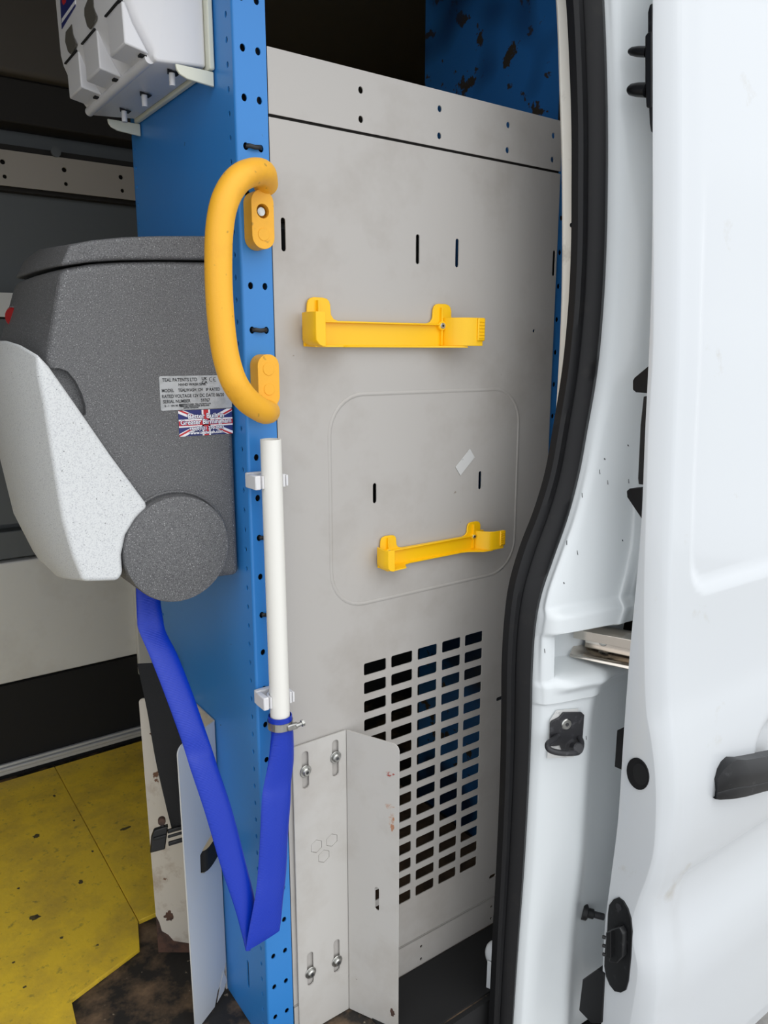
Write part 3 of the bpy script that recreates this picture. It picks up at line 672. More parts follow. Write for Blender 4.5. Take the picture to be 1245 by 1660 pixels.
# rating plate
PY = Ya-0.0006
x0, x1, z1, z0 = 0.3700, 0.4750, 1.1190, 1.0725
rpq = sheet('rating_plate', rrect(x0, x1, z0, z1, 0.002, 2), [], frame((0, PY, 0), (1, 0, 0), (0, 0, 1)), 0.0005, SILVER, sk); rpq['label'] = 'silver rating plate with black lettering'
TM = lambda x, z: frame((x, PY-0.0002, z), (1, 0, 0), (0, 0, 1))
rows = [('TEAL PATENTS LTD', 0.374, 1.1115, 0.0066, 0.86), ('HAND WASH SINK', 0.3965, 1.1055, 0.0050, 0.95), ('MODEL    TEALWASH 12V   IP RATED', 0.3725, 1.0975, 0.0060, 0.86),
        ('RATED VOLTAGE 12V DC DATE 06/20', 0.3722, 1.0895, 0.0063, 0.86), ('SERIAL NUMBER          59767', 0.3735, 1.0825, 0.0062, 0.88), ('E - 1  HN 00 5001', 0.3755, 1.0775, 0.0036, 1.0),
        ('MANUFACTURER: TEAL PATENTS LTD', 0.396, 1.0789, 0.0026, 1.05), ('GREATER BIRMINGHAM, ENGLAND', 0.397, 1.0764, 0.0026, 1.05), ('UNITED KINGDOM', 0.402, 1.0741, 0.0024, 1.05)]
for s, x, z, sz, sx_ in rows: text('lettering', s, TM(x, z), sz, INK, sk, bold=0.00012, sx=sx_)
text('lettering', 'UK', TM(0.4305, 1.1128), 0.0058, INK, sk, bold=0.00018, sx=1.05); text('lettering', 'CA', TM(0.4305, 1.1078), 0.0058, INK, sk, bold=0.00018, sx=1.05)
def arcmark(cx, cz, r, bar):
    P = [(cx+r*math.cos(math.radians(a)), cz+r*math.sin(math.radians(a))) for a in range(70, 291, 20)]+[(cx+(r-0.0007)*math.cos(math.radians(a)), cz+(r-0.0007)*math.sin(math.radians(a))) for a in range(290, 69, -20)]
    sheet('lettering', P, [], frame((0, PY-0.0003, 0), (1, 0, 0), (0, 0, 1)), 0.0002, INK, sk)
    if bar: sheet('lettering', rrect(cx-r, cx-0.0006, cz-0.00035, cz+0.00035), [], frame((0, PY-0.0003, 0), (1, 0, 0), (0, 0, 1)), 0.0002, INK, sk)
arcmark(0.4450, 1.1135, 0.0033, 0); arcmark(0.4510, 1.1135, 0.0033, 1)
# flag sticker
fx0, fx1, fz0, fz1 = 0.3940, 0.4745, 1.0355, 1.0715; fcx, fcz = (fx0+fx1)/2, (fz0+fz1)/2
def clip(P):
    for ax, lim, sg in ((0, fx0, 1), (0, fx1, -1), (1, fz0, 1), (1, fz1, -1)):
        Q = []
        for i in range(len(P)):
            a, b = P[i-1], P[i]; ia, ib = (a[ax]-lim)*sg >= -1e-9, (b[ax]-lim)*sg >= -1e-9
            if ia != ib: t = (lim-a[ax])/(b[ax]-a[ax]); Q.append((a[0]+t*(b[0]-a[0]), a[1]+t*(b[1]-a[1])))
            if ib: Q.append(b)
        P = Q
    return P
def fl(P, m, lay):
    P = clip(P)
    if len(P) > 2: sheet('flag_print', P, [], frame((0, PY-0.00025*lay, 0), (1, 0, 0), (0, 0, 1)), 0.0004, m, sk)
fb = sheet('flag_sticker', rrect(fx0, fx1, fz0, fz1, 0.001, 2), [], frame((0, PY, 0), (1, 0, 0), (0, 0, 1)), 0.0005, BNAVY, sk); fb['label'] = 'blue, red and white flag sticker with white wording'
def band(p, q, w_, off=0):
    d = Vector((q[0]-p[0], q[1]-p[1])).normalized(); n_ = Vector((-d.y, d.x)); p = Vector(p)+n_*off; q = Vector(q)+n_*off
    return [tuple(p+n_*w_), tuple(q+n_*w_), tuple(q-n_*w_), tuple(p-n_*w_)]
e = 0.004
for p, q in (((fx0-e, fz0-e*.45), (fx1+e, fz1+e*.45)), ((fx0-e, fz1+e*.45), (fx1+e, fz0-e*.45))):
    fl(band(p, q, 0.0034), BWHITE, 1)
for (p, q) in (((fx0-e, fz0-e*.45), (fcx, fcz)), ((fx1+e, fz1+e*.45), (fcx, fcz)), ((fx0-e, fz1+e*.45), (fcx, fcz)), ((fx1+e, fz0-e*.45), (fcx, fcz))):
    fl(band(p, q, 0.0012, 0.0011), BRED, 2)
fl(rrect(fcx-0.0062, fcx+0.0062, fz0, fz1), BWHITE, 3); fl(rrect(fx0, fx1, fcz-0.0055, fcz+0.0055), BWHITE, 3)
fl(rrect(fcx-0.0036, fcx+0.0036, fz0, fz1), BRED, 4); fl(rrect(fx0, fx1, fcz-0.0034, fcz+0.0034), BRED, 4)
for s, z, sz, sx_ in (('Better Built in', 1.0600, 0.0094, 1.02), ('Greater Birmingham', 1.0518, 0.0092, 1.0), ('+44(0)121 770 0593', 1.0437, 0.0062, 1.02), ('www.tealwash.com', 1.0378, 0.0062, 1.02)):
    text('lettering_outline', s, frame((fcx, PY-0.0013, z), (1, 0, 0), (0, 0, 1)), sz, BNAVY, sk, 'CENTER', 0.0006, sx_)
    text('lettering', s, frame((fcx, PY-0.0015, z), (1, 0, 0), (0, 0, 1)), sz, BWHITE, sk, 'CENTER', 0.00014, sx_)

# ------------------------------------------------------------ triple soap dispenser
sd = empty('soap_dispenser', (0.43, 1.2, 1.52)); tag(sd, 'white triple lever soap dispenser mounted high on the blue panel', 'dispenser')
prof = [(0.470, 1.527), (0.400, 1.521), (0.395, 1.526), (0.388, 1.535), (0.369, 1.566), (0.361, 1.585), (0.358, 1.600), (0.3565, 1.68), (0.356, 1.84), (0.47, 1.86)]
y0, y1 = 1.062, 1.352
ins = [(x+(0.012 if x < 0.39 else 0.002 if x < 0.41 else 0), z) for x, z in prof]
loft([[Vector((x, y0, z)) for x, z in ins], [Vector((x, y0+0.014, z)) for x, z in prof], [Vector((x, y1, z)) for x, z in prof]], 'case', WPLAS, sd, bevel=0.004, seg=3, angle=20)
box('mounting_plate', (0.4705, 0.4785, y0-0.010, y1+0.010, 1.523, 1.87), CREAMP, sd, bevel=0.002)
# rolled lower rim
tube([(0.3965, y0+0.010, 1.5265), (0.3965, y1+0.001, 1.5265)], 0.0068, 'rolled_rim', WPLAS, sd, k=16)
for ya, yb in ((1.0635, 1.124), (1.172, 1.238), (1.266, 1.332)):
    tri = [(0.3615, 1.5345), (0.3925, 1.5285), (0.3740, 1.5600), (0.3650, 1.5830), (0.3605, 1.5830)]
    loft([[Vector((x, y, z)) for x, z in tri] for y in (ya, yb)], 'lever', WPLAS, sd, bevel=0.0035, seg=3, angle=20)
    ym = (ya+yb)/2
    box('lever_slot', (0.3585, 0.3640, ya+0.004, yb+0.004, 1.5838, 1.5854), HOLEM, sd)
    box('pivot_notch', (0.3840, 0.3925, ym-0.022, ym-0.012, 1.5275, 1.5335), HOLEM, sd)
    sheet('nozzle_opening', [(0.424, ym-0.010), (0.444, ym-0.004), (0.444, ym+0.010), (0.430, ym+0.006)], [], frame((0, 0, 1.5225), (1, 0, 0), (0, 1, 0)), 0.0012, HOLEM, sd)
    tube([(0.434, ym, 1.526), (0.434, ym, 1.5055)], 0.0042, 'nozzle', WPLAS, sd, k=14)
TW = mat('tinted_window', (96, 93, 86), 0.3)
Z5 = lambda L: [at(a/5.19, b/5.19, 0, 0.3572) for a, b in L]
for P in (Z5([(605, 205), (615, 290), (642, 370), (630, 400), (595, 455), (575, 435), (550, 350), (555, 270), (590, 225)]),
          Z5([(750, -60), (785, -20), (788, 60), (812, 135), (805, 170), (757, 245), (735, 220), (712, 130), (712, 70), (740, 0)])):
    loft([[p+Vector((0.0012, 0, 0)) for p in P], [p+Vector((-0.0006, 0, 0)) for p in P]], 'sight_window', TW, sd)
def lab(nm, L, off, m):
    P = Z5(L); loft([[p+Vector((0.0012, 0, 0)) for p in P], [p+Vector((-off, 0, 0)) for p in P]], nm, m, sd)
lab('blue_label', [(508, -20), (640, -220), (636, 55), (522, 245)], 0.0006, BNAVY)
lab('label_stripe', [(524, 160), (637, 0), (637, 35), (524, 195)], 0.0009, BWHITE)
lab('label_emblem', [(528, -10), (548, -40), (562, -10), (556, 22), (538, 45), (526, 20)], 0.0009, BRED)
# support lips of the mounting plate
for yy in (y0-0.006, y1+0.002):
    pts = [(0.4780, 1.503), (0.4780, 1.5215), (0.4250, 1.5215), (0.4260, 1.5150), (0.4300, 1.5100), (0.4400, 1.5060)]
    loft([[Vector((x, yy, z)) for x, z in pts], [Vector((x, yy+0.004, z)) for x, z in pts]], 'support_lip', CREAMP, sd, bevel=0.001)

# ------------------------------------------------------------ door seal, flange and pillar
def interp(T, v, key=0):
    """smooth table interpolation; T rows sorted by first column descending"""
    T = sorted(T); 
    if v <= T[0][0]: return T[0][1]
    if v >= T[-1][0]: return T[-1][1]
    for i in range(len(T)-1):
        if T[i][0] <= v <= T[i+1][0]:
            h_ = T[i+1][0]-T[i][0]; t = (v-T[i][0])/h_
            def sl(j):
                if j <= 0 or j >= len(T)-1: return 0 if len(T) < 3 else (T[min(j+1, len(T)-1)][1]-T[max(j-1, 0)][1])/(T[min(j+1, len(T)-1)][0]-T[max(j-1, 0)][0])
                return (T[j+1][1]-T[j-1][1])/(T[j+1][0]-T[j-1][0])
            m0, m1 = sl(i)*h_, sl(i+1)*h_
            return (2*t**3-3*t*t+1)*T[i][1]+(t**3-2*t*t+t)*m0+(-2*t**3+3*t*t)*T[i+1][1]+(t**3-t*t)*m1
def tab(L, y): return [(at(a, b, 1, y).z, at(a, b, 1, y).x) for a, b in L]
SY = 0.832
sealL = tab([(924, -60), (930, 0), (935, 100), (938, 200), (938, 300), (937, 400), (932, 500), (922, 600), (906, 700), (893, 770), (875, 830), (852, 890), (835, 950), (827, 1010), (823, 1080), (822, 1160), (820, 1260), (814, 1400), (807, 1530), (801, 1660), (797, 1740)], SY)
sealR = tab([(974, -60), (978, 0), (982, 100), (984, 200), (984, 300), (982, 400), (977, 500), (968, 600), (951, 700), (938, 770), (920, 840), (899, 900), (878, 960), (868, 1010), (863, 1080), (861, 1160), (857, 1260), (849, 1400), (839, 1530), (830, 1660), (825, 1740)], SY)
zs = []
z = -0.16
while z < 1.72:
    zs.append(z); z += (0.006 if 0.5 < z < 0.82 else 0.014)
SECT = [(0.0, 0.010), (0.02, -0.002), (0.12, -0.006), (0.30, -0.004), (0.34, 0.001), (0.38, -0.006), (0.50, -0.014), (0.68, -0.018), (0.86, -0.013), (0.97, -0.003), (1.0, 0.010)]
rings = []
for z in zs:
    a, b = interp(sealL, z), interp(sealR, z)
    rings.append([Vector((a+(b-a)*u, SY+dy+0.004, z)) for u, dy in SECT])
seal = loft(rings, 'door_seal', RUBBER, None, smooth=True)
tag(seal, 'long curved black rubber door seal running down the white door opening', 'seal')
# cream inner flange left of the seal
fl_t = tab([(899, -60), (903, 0), (906, 60), (909, 160), (912, 250), (913, 380), (912, 480), (908, 580), (902, 680), (896, 760), (878, 840)], 0.868)
rings = []
for z in [q for q in zs if q > 0.80]:
    a = interp(fl_t, z); b = interp(sealL, z)+0.004; b = max(b, a+0.004)
    rings.append([Vector((a, 0.868, z)), Vector((a+0.0015, 0.8655, z)), Vector((a+(b-a)*0.45, 0.856, z)), Vector((a+(b-a)*0.52, 0.852, z)), Vector((b, 0.846, z)), Vector((b, 0.850, z)), Vector((a+(b-a)*0.5, 0.860, z)), Vector((a+0.002, 0.872, z))])
f_ = struct(loft(rings, 'trim_flange', CREAM, None, smooth=True), 'cream painted inner flange beside the black seal')
hp = at(926, 365, 1, 0.8515); struct(disc('trim_hole', hp, (0, -1, 0), 0.0035, 0.0015, HOLEM, None, k=12))

# pillar jamb
def ss(a, b, x):
    t = max(0, min(1, (x-a)/(b-a))); return t*t*(3-2*t)
def jamb_section(z):
    xa = interp(sealR, z)-0.006
    low = 1-ss(0.50, 0.86, z)
    upS = [(xa, 0.842), (xa+0.010, 0.829), (xa+0.022, 0.815), (1.072, 0.790), (1.086, 0.780), (1.094, 0.773), (1.104, 0.767), (1.16, 0.767)]
    loS = [(xa, 0.842), (xa+0.012, 0.825), (xa+0.028, 0.813), (0.982, 0.797), (1.010, 0.792), (1.045, 0.803), (1.085, 0.806), (1.16, 0.800)]
    return [(a[0]*(1-low)+b[0]*low, a[1]*(1-low)+b[1]*low) for a, b in zip(upS, loS)]
NU = 44
rings = []
zz = []
z = -0.16
while z < 1.72: zz.append(z); z += (0.003 if 0.5 < z < 0.78 else 0.012)
for z in zz:
    S = spline([(x, y, 0) for x, y in jamb_section(z)], 6)
    R = []
    for k, p in enumerate(S):
        u = k/(len(S)-1); x, y = p.x, p.y
        # recess behind the track, with a stepped mouth, plus the proud ledges above and below
        mouth = ss(0.935, 0.955, x)
        zt = z+0.05*max(0, x-0.93)*0.0
        rec = mouth*(ss(0.612, 0.626, zt)-ss(0.686, 0.694, zt))
        y += 0.055*rec; x += 0.0*rec
        led = ss(0.585, 0.600, z)*(1-ss(0.606, 0.622, z)); y -= 0.010*led*mouth
        led2 = ss(0.690, 0.698, z)*(1-ss(0.722, 0.742, z)); y -= 0.014*led2*ss(0.905, 0.93, x)
        step = (ss(0.568, 0.572, z)-ss(0.600, 0.612, z)); y -= 0.006*step*ss(0.895, 0.915, x)
        # lower swelling and foot
        if z < 0.5: y += 0.012*(1-ss(0.05, 0.28, z))*ss(0.9, 0.98, x)*(1 if x < 1.1 else 1)
        R.append(Vector((x, y, z)))
    rings.append(R)
jm = struct(loft(rings, 'wall_pillar', WHITEG, None, smooth=True, caps=False, closed=False), 'white painted door pillar with recess for the sliding door track')
# rest of the body side: panel left of the opening, sill, header and the flank behind the door
struct(box('wall_flank', (1.162, 2.25, 0.775, 0.80, -0.5, 2.05), WHITE))
struct(box('wall_side', (-2.2, -0.90, 0.74, 0.80, -0.5, 2.05), WHITE))
struct(box('wall_header', (-0.90, 1.162, 0.76, 0.86, 1.86, 2.05), WHITEG))
struct(box('sill', (-0.90, 1.16, 0.80, 0.868, -0.40, -0.17), BLACKM))
struct(box('step', (-0.90, 1.16, 0.8605, 0.8695, -0.40, -0.0152), BLACKM))
# scratches on the pillar
sc = [(1018, 722), (1019, 780), (944, 803), (1009, 876), (919, 880), (936, 896), (914, 945), (883, 1055), (950, 1196), (980, 744), (972, 765), (985, 782)]
dg = bpy.context.evaluated_depsgraph_get()
from mathutils.bvhtree import BVHTree
jb = BVHTree.FromObject(jm, dg)
def on_jamb(px, py):
    d = (at(px, py, 1, 1.0)-Vector((0, 0, CAMZ))).normalized(); return jb.ray_cast(Vector((0, 0, CAMZ)), d)
for i, (px, py) in enumerate(sc):
    p, nn, _, _ = on_jamb(px, py)
    if p is None: continue
    if nn.y > 0: nn = -nn
    u = nn.cross(Vector((0, 0, 1))).normalized(); v = u.cross(nn)
    w_, h_ = (0.0012, 0.0040) if i % 3 else (0.0022, 0.0016)
    P = [p+nn*0.0004+u*a*w_+v*b*h_+u*0.0006*b for a, b in ((-.5, -1), (.5, -.8), (.4, .9), (-.3, 1))]
    o = loft([P, [q+nn*0.0002 for q in P]], 'paint_chip', GREASE, None); struct(o)

# chrome track in the recess
tk = empty('door_track', (1.0, 0.82, 0.66)); tag(tk, 'polished steel sliding door track inside the pillar recess', 'track')
d0 = Vector((0.955, 0.842, 0)); d1 = Vector((1.150, 0.700, 0)); dr = (d1-d0).normalized(); nr = Vector((-dr.y, dr.x, 0))
if nr.y > 0: nr = -nr
def rail(name, sec, m, a=0.0, b=0.116, bev=0.0008):
    rr = []
    for t in (a, b):
        o = d0+dr*t; rr.append([o+nr*q[0]+Vector((0, 0, q[1])) for q in sec])
    return loft(rr, name, m, tk, bevel=bev)
p0 = at(933, 1030, 1, 0.842)
TD = Vector((0.36, -0.933, 0)).normalized(); d0 = Vector((p0.x, p0.y, 0)); dr = TD; nr = Vector((dr.y, -dr.x, 0))
rail('upper_rail', [(0.0, 0.672), (0.010, 0.675), (0.010, 0.677), (-0.004, 0.683), (-0.020, 0.683), (-0.020, 0.678), (-0.004, 0.677), (0.0, 0.664)], CHROME)
rail('upper_face', [(0.010, 0.661), (0.0115, 0.661), (0.0115, 0.678), (0.010, 0.678)], CHROME)
rail('back_web', [(-0.020, 0.632), (-0.017, 0.632), (-0.017, 0.680), (-0.020, 0.680)], CHROME, 0.012)
rail('lower_rail', [(-0.020, 0.636), (-0.004, 0.637), (0.012, 0.629), (0.014, 0.626), (0.016, 0.628), (0.014, 0.632), (-0.003, 0.641), (-0.020, 0.640)], CHROME, -0.004)
disc('rail_screw', d0+dr*0.045+nr*(-0.016)+Vector((0, 0, 0.656)), nr, 0.0085, 0.004, STEEL, tk, k=20, bevel=0.001)
disc('rail_screw_socket', d0+dr*0.045+nr*(-0.0118)+Vector((0, 0, 0.656)), nr, 0.0040, 0.0005, HOLEM, tk, k=6)

# striker on the pillar
p, nn, _, _ = on_jamb(915, 1188)
if nn.y > 0: nn = -nn
MS = frame(p+nn*0.0035, Vector((0.93, -0.25, 0)).normalized(), (0, 0, 1))
st = empty('door_striker', tuple(p)); tag(st, 'black greasy striker loop bolted to the white pillar below the track', 'striker')
sheet('gasket', [(-0.034, -0.040), (0.020, -0.048), (0.024, 0.042), (-0.020, 0.046), (-0.032, 0.030)], [], MS @ Matrix.Translation((0, 0, -0.0008)), 0.0010, TAPE, st)
sheet('base_plate', [(-0.032, -0.016), (-0.012, -0.018), (-0.004, -0.036), (0.030, -0.038), (0.033, -0.034), (0.034, 0.030), (0.028, 0.036), (-0.008, 0.042), (-0.016, 0.034), (-0.030, 0.030), (-0.033, 0.026)], [], MS @ Matrix.Translation((0, 0, 0.0035)), 0.0040, GREASE, st, bevel=0.001)
lp = [(-0.018, 0.002, 0.004), (-0.032, 0.001, 0.012), (-0.048, 0.000, 0.020), (-0.050, -0.005, 0.029), (-0.034, -0.011, 0.034), (-0.006, -0.017, 0.034), (0.010, -0.019, 0.028), (0.022, -0.014, 0.016), (0.026, -0.010, 0.004)]
tube(spline([tuple(MS @ Vector(q)) for q in lp], 5), 0.0050, 'loop', GREASE, st, k=12)
disc('pivot_cap', MS @ Vector((0.004, -0.017, 0.020)), MS.to_3x3() @ Vector((0, 0.45, 1)), 0.0095, 0.016, GREASE, st, k=20, bevel=0.002)
disc('screw', MS @ Vector((-0.002, 0.020, 0.003)), MS.to_3x3() @ Vector((0, 0, 1)), 0.0100, 0.003, STEEL, st, k=20, bevel=0.0015)
disc('screw_socket', MS @ Vector((-0.002, 0.020, 0.006)), MS.to_3x3() @ Vector((0, 0, 1)), 0.0036, 0.0004, GREASE, st, k=6)
# black stud on the lower pillar
p, nn, _, _ = on_jamb(947, 1478)
if nn.y > 0: nn = -nn
bd = (Vector((0.70, -0.70, -0.18))).normalized()
bsd = empty('pillar_stud', tuple(p)); tag(bsd, 'short black threaded stud sticking out of the lower white pillar', 'stud')
disc('flange', p-bd*0.004, bd, 0.0150, 0.010, BLACK, bsd, k=18, bevel=0.002)
disc('collar', p+bd*0.004, bd, 0.0092, 0.014, BLACK, bsd, k=16, bevel=0.001)
disc('shank', p+bd*0.016, bd, 0.0064, 0.022, GREASE, bsd, k=14, bevel=0.001)

# white folded step trim by the seal
wt_ = empty('step_trim', (0.9, 0.885, -0.01)); tag(wt_, 'white folded trim standing between the black floor and the door seal', 'trim')
c0 = at(797, 1545, 1, 0.885)
rings = []
for z, s in ((-0.098, 1.3), (-0.05, 1.15), (0.0, 1.0), (0.045, 0.95)):
    rings.append([Vector((c0.x+dx*s, 0.882+dy, z)) for dx, dy in ((-0.014, 0.0), (-0.010, -0.008), (0.030, -0.012), (0.030, -0.008), (-0.009, -0.004), (-0.012, 0.002))])
loft(rings, 'plate', WHITE, wt_, bevel=0.001)
cc = Vector((c0.x+0.006, 0.886, 0.050))
bm = bmesh.new(); bmesh.ops.create_uvsphere(bm, u_segments=16, v_segments=10, radius=0.016)
for v in bm.verts: v.co.z *= 1.5; v.co += cc
fin(bm, 'cap', WHITE, wt_, smooth=True)

# ------------------------------------------------------------ sliding door
dr_ = empty('sliding_door', (1.1, 0.70, -0.2)); tag(dr_, 'white van sliding door, slid back along the right of the opening', 'door')
XD = 1.008
hem = [(1060, -60), (1060, 0), (1060, 150), (1060, 300), (1060, 550), (1052, 700), (1049, 800), (1045, 950), (1045, 1050), (1048, 1150), (1056, 1200), (1062, 1250), (1064, 1310), (1060, 1380), (1050, 1420), (1035, 1460), (1024, 1500), (1027, 1530), (1034, 1570), (1030, 1610), (1022, 1660), (1014, 1740)]
skn = [(1103, -60), (1103, 0), (1103, 150), (1103, 300), (1100, 550), (1094, 700), (1090, 800), (1086, 950), (1084, 1050), (1086, 1140), (1092, 1200), (1096, 1250), (1096, 1300), (1088, 1370), (1076, 1420), (1064, 1460), (1060, 1500), (1063, 1540), (1067, 1580), (1066, 1620), (1062, 1660), (1056, 1740)]
inn = [(1057, -60), (1057, 0), (1057, 300), (1054, 500), (1045, 700), (1038, 860), (1020, 1060), (1011, 1180), (1001, 1330), (990, 1420), (980, 1500), (976, 1580), (974, 1660), (972, 1740)]
def ytab(L, x): return [(at(a, b, 0, x).z, at(a, b, 0, x).y) for a, b in L]
TH_, TS, TI = ytab(hem, XD), ytab(skn, XD+0.026), ytab(inn, XD)
dz = []; z = -0.16
while z < 1.72: dz.append(z); z += 0.010
_a, _b = at(1245, 1335, 1, 0.63), at(1095, 1440, 1, 0.63); ZC = (_a.z+_b.z)/2
def skin_y(x, z):
    """outer surface of the door; x from the leading edge"""
    y0_ = interp(TS, z); u = x-(XD+0.026)
    # crown of the panel and the styling line dropping towards the sill
    y = y0_-0.004*ss(0, 0.05, u)-0.03*u*0.25
    y += 0.010*ss(0.03, 0.09, u)*(ss(ZC+0.012, ZC-0.012, z) if False else (1-ss(ZC-0.022, ZC+0.010, z)))*ss(ZC-0.26, ZC-0.10, z)
    return y
PZ = 0.775
def press(x, z):
    # large pressed window-shaped swage, lower left corner
    r = 0.05; x0_, z0_ = 1.085+0.0, PZ
    dx = max(x0_+r-x, 0); dzz = max(z0_+r-z, 0)
    d = r-math.hypot(dx, dzz) if (dx > 0 or dzz > 0) else min(x-x0_, z-z0_)
    return 0.006*ss(-0.004, 0.010, d) if z < 1.23 else 0.006*ss(-0.004, 0.010, d)*(1-ss(1.2, 1.45, z))
_hc = at(1262, 1208, 1, 0.62); HCx, HCz = _hc.x, _hc.z
def cup(x, z):
    d = math.hypot((x-HCx)/0.075, (z-HCz)/0.060); return 0.022*(1-ss(0.55, 1.0, d))
rings = []
xs = [XD+0.026+0.006*i for i in range(1, 50)]+[1.36, 1.45, 1.6, 1.8]
for z in dz:
    yi, yh, ys_ = interp(TI, z), interp(TH_, z), interp(TS, z)
    yh = min(yh, yi-0.0015)
    R = [Vector((1.8, yi+0.006, z)), Vector((XD+0.03, yi+0.006, z)), Vector((XD+0.020, yi+0.004, z)), Vector((XD+0.004, yi, z)), Vector((XD, yi-0.001, z))]
    R += [Vector((XD, yh+0.002, z)), Vector((XD+0.0008, yh, z)), Vector((XD+0.006, yh-(yh-ys_)*0.32, z)), Vector((XD+0.014, yh-(yh-ys_)*0.66, z)), Vector((XD+0.021, yh-(yh-ys_)*0.90, z)), Vector((XD+0.026, ys_, z)), Vector((XD+0.030, ys_-0.0008, z))]
    for x in xs[1:]:
        R.append(Vector((x, skin_y(x, z)+press(x, z)+cup(x, z), z)))
    rings.append(R)
ds = loft(rings, 'door_shell', WHITE, dr_, smooth=True)
ds['label'] = 'glossy white painted door shell'
# black handle
hy = lambda x, z: skin_y(x, z)
pts = [at(1161, 1272, 1, 0.60), at(1180, 1245, 1, 0.60)]
db = BVHTree.FromObject(ds, bpy.context.evaluated_depsgraph_get())
def on_door(px, py):
    d = (at(px, py, 1, 1.0)-Vector((0, 0, CAMZ))).normalized(); h_ = db.ray_cast(Vector((0, 0, CAMZ)), d); return h_[0]
q = on_door(1164, 1285)
rings = []
for px, tp, bt, out in ((1160, 1281, 1291, 0.001), (1164, 1266, 1296, 0.008), (1175, 1252, 1298, 0.015), (1187, 1243, 1298, 0.021), (1200, 1237, 1297, 0.026), (1216, 1238, 1294, 0.029), (1245, 1234, 1286, 0.033), (1290, 1226, 1274, 0.036)):
    yy = q.y-out; a, b = at(px, tp, 1, yy), at(px, bt, 1, yy); h_ = a.z-b.z; x = (a.x+b.x)/2; sk_ = skin_y(x, a.z)+0.002
    rings.append([Vector((x, max(sk_, yy+0.002), b.z+h_*0.95)), Vector((x, yy+out*0.35, a.z)), Vector((x, yy, b.z+h_*0.72)), Vector((x, yy-0.0005, b.z+h_*0.40)), Vector((x, yy+0.0008, b.z+h_*0.36)), Vector((x, yy-0.0005, b.z+h_*0.32)), Vector((x, yy+out*0.12, b.z+h_*0.05)), Vector((x, yy+out*0.4, b.z)), Vector((x, max(sk_, yy+0.002), b.z+h_*0.02))])
loft(rings, 'handle', BLACK, dr_, smooth=True, seg=2, angle=25)['label'] = 'black plastic pull handle'
# grommet hole and connector plate on the leading edge
def on_edge(px, py): return at(px, py, 0, XD-0.0005)
Medge = lambda p: frame(p, (0, -1, 0), (0, 0, 1))
def edge_poly(name, L, m, t=0.0015, off=0.0):
    P = [at(a, b, 0, XD-off) for a, b in L]; return loft([P, [p+Vector((-t, 0, 0)) for p in P]], name, m, dr_, bevel=0.0004)
def ell(cx, cy, rx, ry, k=26, tilt=0.0):
    return [(cx+rx*math.cos(2*math.pi*i/k)+tilt*math.sin(2*math.pi*i/k), cy+ry*math.sin(2*math.pi*i/k)) for i in range(k)]
edge_poly('grommet', ell(1035, 1254, 17.5, 26, tilt=4), RUBBER, 0.0025)
edge_poly('grommet_hole', ell(1038, 1255, 11.5, 18, tilt=3), HOLEM, 0.0006, 0.0026)
edge_poly('connector_plate', [(989, 1466), (996, 1457), (1004, 1454), (1012, 1460), (1019, 1472), (1024, 1488), (1026, 1510), (1024, 1550), (1020, 1590), (1016, 1604), (1008, 1608), (998, 1606), (990, 1596), (984, 1582), (981, 1565), (982, 1540), (986, 1505), (987, 1480)], BLACK, 0.003)
def edge_block(name, L, m, x0_, x1_, bev=0.002):
    P = [at(a, b, 0, x0_) for a, b in L]; return loft([P, [Vector((x1_, p.y, p.z)) for p in P]], name, m, dr_, bevel=bev)
edge_block('connector_housing', [(988, 1508), (1004, 1503), (1010, 1515), (1009, 1552), (1000, 1562), (987, 1560)], BLACK, XD-0.016, XD-0.003)
edge_block('connector_pin_block', [(982, 1512), (990, 1510), (990, 1554), (982, 1552)], BLACK, XD-0.020, XD-0.006, 0.001)
for py in (1520, 1534, 1548):
    p = at(982, py, 0, XD-0.014); disc('contact_pin', p, (-0.5, 0.86, 0), 0.0030, 0.006, BLACK, dr_, k=12, bevel=0.001)
disc('plate_screw', at(1003, 1470, 0, XD-0.003), (-1, 0, 0), 0.006, 0.001, GREASE, dr_, k=18)
# rubber buffer at the foot of the edge
edge_block('buffer', [(944, 1588), (968, 1571), (979, 1579), (975, 1659), (958, 1659), (938, 1638)], RUBBER, XD-0.004, XD+0.022, 0.002)
# buffer half way up, behind the edge
edge_block('buffer', [(1000, 1184), (1013, 1178), (1012, 1250), (996, 1243)], RUBBER, XD+0.002, XD+0.02, 0.001)
# wedge catches and dark strip
edge_block('wedge_buffer', [(1025, 617), (1028, 612), (1052, 592), (1052, 638), (1030, 636), (1025, 632)], RUBBER, XD+0.001, XD+0.022, 0.002)
edge_block('edge_strip', [(1043, 643), (1052, 641), (1045, 786), (1035, 785), (1034, 775), (1038, 690)], BLACK, XD+0.001, XD+0.012, 0.001)
edge_block('wedge_buffer', [(1015, 796), (1020, 792), (1042, 790), (1040, 842), (1016, 806)], RUBBER, XD+0.001, XD+0.022, 0.002)
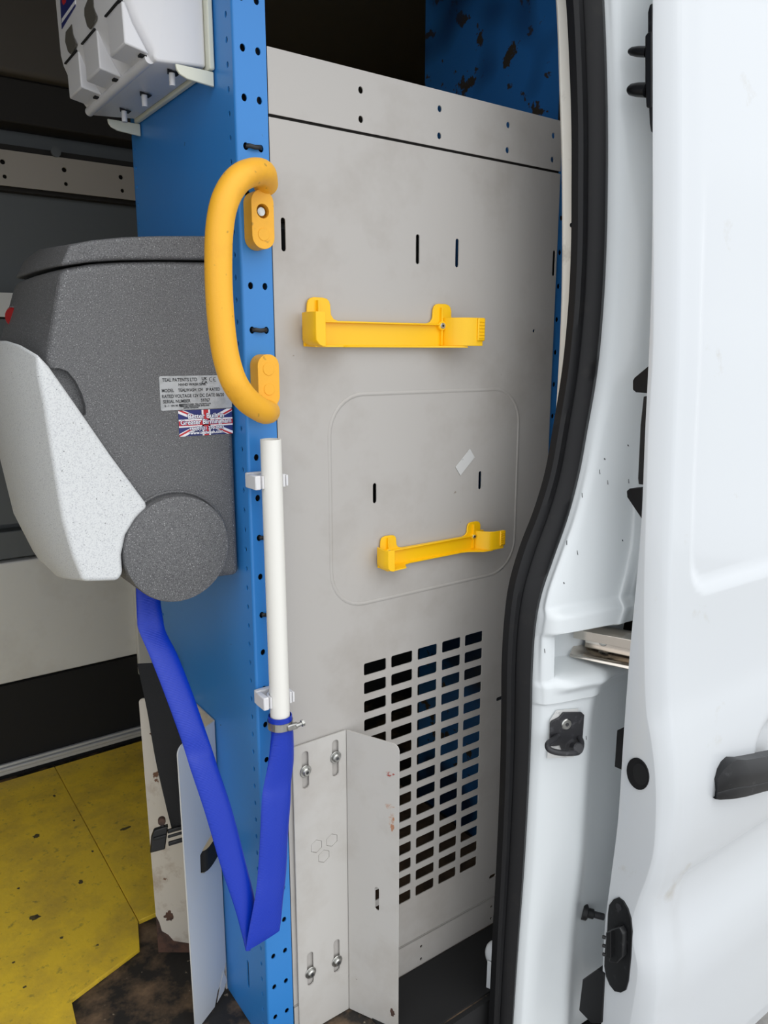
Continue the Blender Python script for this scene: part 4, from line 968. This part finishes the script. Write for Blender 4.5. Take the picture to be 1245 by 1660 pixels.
# upper guide block with two noses
g = [(1054, 5), (1062, 4), (1062, 90), (1051, 52), (1051, 20)]
edge_block('guide_plate', [(1053, 8), (1057, 5), (1057, 215), (1055, 213), (1053, 200), (1050, 140), (1050, 20)], BLACK, XD+0.002, XD+0.012, 0.001)
edge_block('guide_block', [(1045, 58), (1050, 52), (1057, 50), (1057, 176), (1047, 174), (1045, 130)], BLACK, XD+0.0005, XD+0.018, 0.002)
def nose(L, name):
    P = [at(a, b, 0, XD+0.006) for a, b in L]; ax0 = P[0]
    return P
for (xa_, xb_, pyc, ra_, rb_) in ((1049, 1020, 84, 9, 5.5), (1049, 1019, 146, 12, 8)):
    A_, B_ = at(xa_, pyc, 0, XD+0.007), at(xb_, pyc-1, 0, XD+0.007)
    nr_ = [A_, A_.lerp(B_, 0.5), A_.lerp(B_, 0.85), B_]
    tube(nr_, [ra_*0.00083, ra_*0.00080, (ra_+rb_)/2*0.00080, rb_*0.0006], 'guide_nose', BLACK, dr_, k=14)

# ------------------------------------------------------------ sub-parts: hang small pieces under the part they belong to
def centre(o):
    return sum((Vector(c) for c in o.bound_box), Vector())/8
def base(o): return o.name.split('.')[0]
RULES = {'bolt_head': ('washer',), 'socket': ('washer',), 'screw_socket': ('screw',), 'rail_screw_socket': ('rail_screw',), 'plug': ('mounting_foot',), 'bolt_seat': ('mounting_foot',),
         'tab_ridge': ('thumb_tab',), 'lettering': ('rating_plate', 'flag_sticker'), 'lettering_outline': ('flag_sticker',), 'flag_print': ('flag_sticker',), 'lever_slot': ('lever',), 'pivot_notch': ('lever',),
         'label_stripe': ('blue_label',), 'label_emblem': ('blue_label',), 'grommet_hole': ('grommet',), 'contact_pin': ('connector_plate',), 'connector_housing': ('connector_plate',), 'plate_screw': ('connector_plate',),
         'connector_pin_block': ('connector_plate',), 'guide_nose': ('guide_block',), 'lens_bezel': ('level_lens',), 'hexagon': ('fixing_plate',), 'screw_head': ('screw_housing',)}
for root in [o for o in col.objects if o.type == 'EMPTY']:
    kids = list(root.children)
    for k in kids:
        tg = RULES.get(base(k))
        if root.name.startswith('grab_handle') and base(k) == 'bolt_head': tg = ('mounting_foot',)
        if not tg: continue
        cand = [p for p in kids if base(p) in tg and p is not k]
        if not cand: continue
        p = min(cand, key=lambda q: (centre(q)-centre(k)).length)
        k.parent = p; k.matrix_parent_inverse = Matrix.Identity(4)
